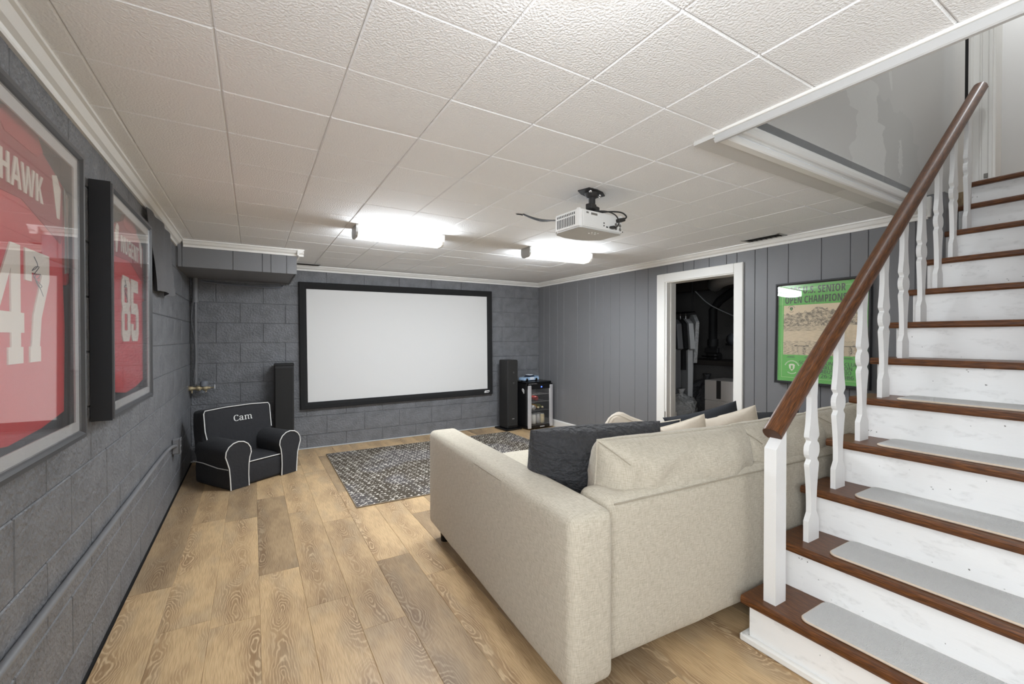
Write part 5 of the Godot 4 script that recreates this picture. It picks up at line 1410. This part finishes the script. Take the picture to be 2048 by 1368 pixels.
func wall_things() -> void:
	shirt_frame(Vector3(-0.521, 1.35, -1.5075), 0.815, 0.91, 0.06, 0.055, "47", "HAWK", M.frame_grey, "framed red sports shirt numbered 47, the one nearest the viewer", true)
	shirt_frame(Vector3(-0.521, 1.3575, -2.585), 0.77, 0.905, 0.066, 0.06, "85", "NUGENT", M.frame_grey, "framed red sports shirt numbered 85 in a deep black box frame", true)
	# grey cloth tucked up by the crown moulding
	var c := thing("hanging_cloth", "grey cloth tucked under the crown moulding beside the soffit", "cloth", Vector3(-0.515, 0, -3.2))
	for k in 1:
		var st := sm()
		st.set_smooth_group(0)
		var g := []
		for i in 19:
			var row := PackedVector3Array()
			for j in 15:
				var u := i / 18.0; var v := j / 14.0
				var a: float = [0.08, -0.30][k]; var b: float = [-0.74, -0.72][k]
				var bottom: float = [1.49, 1.54][k] + [0.03, 0.02][k] * u + 0.012 * sin(u * 9.0)
				var shift := -0.13 * v * v * (1.0 + 0.5 * k)
				var zz := lerpf(a, b, u) * (1.0 - 0.10 * v) + shift
				var yy := lerpf(1.945, bottom, v)
				var x := 0.006 + 0.012 * k + 0.019 * (1.0 + sin(u * PI * 5.2 + v * 2.6)) * (0.35 + 0.75 * v) + 0.014 * sin(u * PI)
				row.append(Vector3(x, yy, zz))
			g.append(row)
		for i in 18:
			for j in 14:
				quad(st, g[i][j], g[i][j + 1], g[i + 1][j + 1], g[i + 1][j])
				quad(st, g[i][j] - Vector3(0.003, 0, 0), g[i + 1][j] - Vector3(0.003, 0, 0), g[i + 1][j + 1] - Vector3(0.003, 0, 0), g[i][j + 1] - Vector3(0.003, 0, 0))
		part("fold", done(st), M.grey_cloth, c)
	# outlet and surface conduit
	var o := thing("power_outlet", "grey painted outlet box low on the block wall behind the armchair", "outlet", Vector3(-0.521, 0.40, -4.13))
	part("box", box_mesh(Vector3(0.045, 0.11, 0.07), 0.004, Vector3(0.022, 0, 0)), M.grey_panel_paint, o)
	part("cover_plate", box_mesh(Vector3(0.006, 0.12, 0.08), 0.003, Vector3(0.046, 0, 0)), M.grey_panel_paint, o)
	for y in [-0.022, 0.022]:
		part("socket", box_mesh(Vector3(0.003, 0.03, 0.03), 0.004, Vector3(0.0495, y, 0)), M.port_dark, o)
	single("conduit", tube_mesh(curve([Vector3(-0.511, 0.438, -0.6), Vector3(-0.511, 0.438, -1.6), Vector3(-0.511, 0.440, -2.8), Vector3(-0.511, 0.442, -3.5), Vector3(-0.509, 0.432, -3.9), Vector3(-0.500, 0.405, -4.1)], 6), 0.0125, 10), M.grey_panel_paint, "grey painted conduit running along the block wall to the outlet", "conduit")
	# water pipe, valve and wires in the corner
	var w := thing("water_pipe", "grey painted water pipe dropping from the soffit in the corner", "pipe", Vector3(-0.475, 0, -5.2))
	part("pipe", tube_mesh(PackedVector3Array([Vector3(0, 0.74, 0), Vector3(0, 1.6, 0)]), 0.013, 10), M.grey_panel_paint, w)
	part("sleeve", tube_mesh(PackedVector3Array([Vector3(0, 1.575, 0), Vector3(0, 1.8, 0)]), 0.024, 12), M.grey_panel_paint, w)
	part("collar", tube_mesh(PackedVector3Array([Vector3(0, 1.56, 0), Vector3(0, 1.60, 0)]), 0.028, 12), M.grey_panel_paint, w)
	single("loose_wire", tube_mesh(curve([Vector3(-0.49, 1.57, -5.19), Vector3(-0.505, 1.4, -5.17), Vector3(-0.48, 1.2, -5.17), Vector3(-0.475, 1.0, -5.17), Vector3(-0.49, 0.8, -5.17)], 6), 0.0045, 6), M.grey_cloth, "thin grey wire straggling down beside the corner water pipe", "wire")
	single("wall_cable", tube_mesh(curve([Vector3(-0.44, 1.775, -5.235), Vector3(-0.25, 1.757, -5.232), Vector3(0.0, 1.748, -5.235), Vector3(0.24, 1.748, -5.232), Vector3(0.29, 1.778, -5.235)], 6), 0.007, 6), M.lead_grey, "pale cable tacked along the block wall under the soffit", "cable")
	var v := thing("water_valve", "brass water valve and meter sticking out of the corner", "valve", Vector3(-0.52, 0.735, -5.13))
	part("body", lathe_mesh(PackedVector2Array([Vector2(0, -0.01), Vector2(0.022, -0.01), Vector2(0.022, 0.025), Vector2(0.015, 0.03), Vector2(0.015, 0.055), Vector2(0.024, 0.06), Vector2(0.024, 0.085), Vector2(0.016, 0.09), Vector2(0.016, 0.105), Vector2(0.026, 0.11), Vector2(0.026, 0.14), Vector2(0.014, 0.145), Vector2(0.012, 0.165), Vector2(0, 0.165)]), 12, Transform3D(Basis(Vector3(0, 0, 1), -PI / 2), Vector3.ZERO)), M.brass, v)
	part("dial", lathe_mesh(PackedVector2Array([Vector2(0.03, 0.0), Vector2(0.034, 0.03), Vector2(0.028, 0.05), Vector2(0.0, 0.056)]), 14, Transform3D(Basis(), Vector3(0.115, 0.016, 0))), M.lead_grey, v)
	part("stem", tube_mesh(PackedVector3Array([Vector3(0.16, 0, 0), Vector3(0.2, 0.004, 0)]), 0.005, 6), M.brass, v)
	var ring := PackedVector3Array()
	for i in 12: ring.append(Vector3(0.2, 0.004 + 0.024 * cos(TAU * i / 12), 0.024 * sin(TAU * i / 12)))
	part("hand_wheel", tube_mesh(ring, 0.0045, 6, true), M.silver, v)
	part("hand_wheel", tube_mesh(PackedVector3Array([Vector3(-0.012, -0.026, 0.02), Vector3(-0.012, 0.026, 0.02)]), 0.007, 6), M.brass, v)
	part("drain_cock", tube_mesh(PackedVector3Array([Vector3(0.02, -0.015, 0.0), Vector3(0.02, -0.045, 0.0)]), 0.006, 6), M.brass, v)
	part("drain_cock", tube_mesh(PackedVector3Array([Vector3(0.13, -0.015, 0.0), Vector3(0.13, -0.04, 0.0)]), 0.006, 6), M.brass, v)
	poster()
	# registers in the ceiling
	var r := thing("ceiling_register", "metal air register in the ceiling beside the panelled wall", "air vent", Vector3(3.455, CEIL, -1.94))
	vent(r, 0.12, 0.30, 7)
	var q := thing("ceiling_register", "dark air register tucked between soffit and screen wall", "air vent", Vector3(0.50, CEIL, -5.115))
	vent(q, 0.26, 0.10, 3)

func vent(t: Node3D, w: float, l: float, n: int) -> void:
	part("opening", span_mesh(Vector3(-w / 2 + 0.012, -0.002, -l / 2 + 0.012), Vector3(w / 2 - 0.012, 0.0, l / 2 - 0.012)), M.underlay, t)
	var f := sm()
	for s in [-1.0, 1.0]:
		span(f, Vector3(s * (w / 2 - 0.008) - 0.008, -0.006, -l / 2), Vector3(s * (w / 2 - 0.008) + 0.008, 0, l / 2), 0.002)
		span(f, Vector3(-w / 2, -0.006, s * (l / 2 - 0.008) - 0.008), Vector3(w / 2, 0, s * (l / 2 - 0.008) + 0.008), 0.002)
	part("frame", done(f), M.fixture_metal, t)
	for i in n:
		var z := -l / 2 + l * (i + 1.0) / (n + 1.0)
		var st := sm()
		box(st, Vector3(0, -0.004, z), Vector3(w - 0.02, 0.0015, 0.012), 0.0, Basis(Vector3.RIGHT, 0.7))
		part("slat", done(st), M.port_dark, t)

func poster() -> void:
	var t := thing("framed_poster", "green golf championship poster in a thin black frame", "poster", Vector3(XR - 0.014, 1.254, -1.585), -PI / 2)
	t.rotation.x = -0.022
	var w := 0.625; var h := 0.775
	part("frame", frame_mesh(w, h, 0.02, 0.026, 0.004), M.frame_black, t)
	var sheet := part("sheet", span_mesh(Vector3(-w / 2 + 0.012, -h / 2 + 0.012, 0.004), Vector3(w / 2 - 0.012, h / 2 - 0.012, 0.010)), M.poster_green, t)
	part("glass", span_mesh(Vector3(-w / 2 + 0.012, -h / 2 + 0.012, 0.0165), Vector3(w / 2 - 0.012, h / 2 - 0.012, 0.0185)), M.pane, t)
	var ln := sm()
	for s in [-1.0, 1.0]:
		span(ln, Vector3(s * 0.262 - 0.001, -0.338, 0.01), Vector3(s * 0.262 + 0.001, 0.338, 0.0106))
		span(ln, Vector3(-0.262, s * 0.338 - 0.001, 0.01), Vector3(0.262, s * 0.338 + 0.001, 0.0106))
	part("border_line", done(ln), M.poster_line, sheet)
	var pic := sm()
	pic.set_smooth_group(-1)
	var x0 := -0.252; var x1 := 0.25; var y0 := -0.165; var y1 := 0.214
	var P := [Vector3(x0, y0, 0.0108), Vector3(x1, y0, 0.0108), Vector3(x1, y1, 0.0108), Vector3(x0, y1, 0.0108)]
	var UV := [Vector2(0, 1), Vector2(1, 1), Vector2(1, 0), Vector2(0, 0)]
	for i in [0, 2, 1, 0, 3, 2]: vert(pic, P[i], UV[i])
	part("picture", done(pic), M.poster_picture, sheet)
	var bold := SystemFont.new()
	bold.font_names = PackedStringArray(["Droid Sans"]); bold.font_weight = 700
	var reg := SystemFont.new()
	reg.font_names = PackedStringArray(["Droid Sans"])
	line(sheet, "1986 U.S. SENIOR", 0.322, 0.052, -0.236, 0.16, bold)
	line(sheet, "OPEN CHAMPIONSHIP", 0.252, 0.052, -0.242, 0.244, bold)
	line(sheet, "SCIOTO COUNTRY CLUB", -0.222, 0.025, -0.135, 0.24, reg)
	line(sheet, "UPPER ARLINGTON", -0.252, 0.025, -0.10, 0.205, reg)
	line(sheet, "COLUMBUS, OHIO", -0.282, 0.025, -0.09, 0.20, reg)
	line(sheet, "June 26-29, 1986", -0.314, 0.025, -0.08, 0.215, reg)
	# caption rows, too small to read, and the round crest
	for k in 4:
		part("caption", span_mesh(Vector3(-0.22 + 0.125 * k, -0.179, 0.01), Vector3(-0.17 + 0.125 * k, -0.176, 0.0107)), M.poster_ink, sheet)
		part("caption", span_mesh(Vector3(-0.225 + 0.125 * k, -0.187, 0.01), Vector3(-0.165 + 0.125 * k, -0.184, 0.0107)), M.poster_ink, sheet)
	crest(sheet, Vector3(-0.186, -0.262, 0.0105), 0.052, M.poster_cream)
	crest(sheet, Vector3(-0.196, 0.185, 0.0112), 0.026, M.poster_ink)

func line(sheet: Node3D, words: String, y: float, height: float, x0: float, x1: float, font: Font) -> void:
	# one printed line, squeezed to run from x0 to x1
	var tm := text_mesh(words, font, height, 0.0008)
	var box_ := tm.get_aabb()
	var o := part("lettering", tm, M.poster_ink, sheet)
	var k := (x1 - x0) / box_.size.x
	o.scale = Vector3(k, 1, 1)
	o.position = Vector3(x0 - box_.position.x * k, y, 0.0112)

func crest(sheet: Node3D, at: Vector3, r: float, m: Material) -> void:
	var shield := PackedVector2Array([Vector2(-0.5, 0.45), Vector2(-0.25, 0.62), Vector2(0.25, 0.62), Vector2(0.5, 0.45), Vector2(0.42, -0.15), Vector2(0.0, -0.6), Vector2(-0.42, -0.15)])
	for i in shield.size(): shield[i] *= r * 0.85
	var c := part("crest", prism_mesh(shield, 0.0006), m, sheet, at)
	var st := sm()
	for k in 13:
		var a := PI * 0.12 + PI * 0.76 * k / 12.0
		box(st, Vector3(cos(a), sin(a), 0.0003 / r) * r * 0.98, Vector3(0.10, 0.16, 0) * r + Vector3(0, 0, 0.0006), 0.0, Basis(Vector3.BACK, a - PI / 2))
	for k in 7:
		var a := -PI * 0.3 - PI * 0.4 * k / 6.0
		box(st, Vector3(cos(a), sin(a), 0.0003 / r) * r * 0.9, Vector3(0.10, 0.14, 0) * r + Vector3(0, 0, 0.0006), 0.0, Basis(Vector3.BACK, a + PI / 2))
	part("crest_lettering", done(st), m, sheet, at)
	part("crest_device", span_mesh(Vector3(-0.14, -0.25, 0) * r + Vector3(0, 0, 0.0006), Vector3(0.14, 0.3, 0) * r + Vector3(0, 0, 0.0009)), M.poster_green, c)

func rug() -> void:
	var t := thing("area_rug", "dark rug with a broken cream diamond lattice before the screen", "rug", Vector3(0.655, 0, -4.885), 0.0)
	t.rotation.y = -0.012
	var st := sm()
	st.set_smooth_group(-1)
	var W := 2.17; var L := 1.65; var h := 0.009
	var P := [Vector3(0, h, L), Vector3(W, h, L), Vector3(W, h, 0), Vector3(0, h, 0)]
	for i in [0, 2, 1, 0, 3, 2]: vert(st, P[i], Vector2(P[i].x / W, P[i].z / L))
	part("pile", done(st), M.rug_pile, t)
	part("backing", span_mesh(Vector3(0.002, 0.0, 0.002), Vector3(W - 0.002, h - 0.0004, L - 0.002)), M.rug_binding, t)
	part("binding", tube_mesh(PackedVector3Array([Vector3(0, 0.005, 0), Vector3(W, 0.005, 0), Vector3(W, 0.005, L), Vector3(0, 0.005, L)]), 0.005, 6, true), M.rug_binding, t)
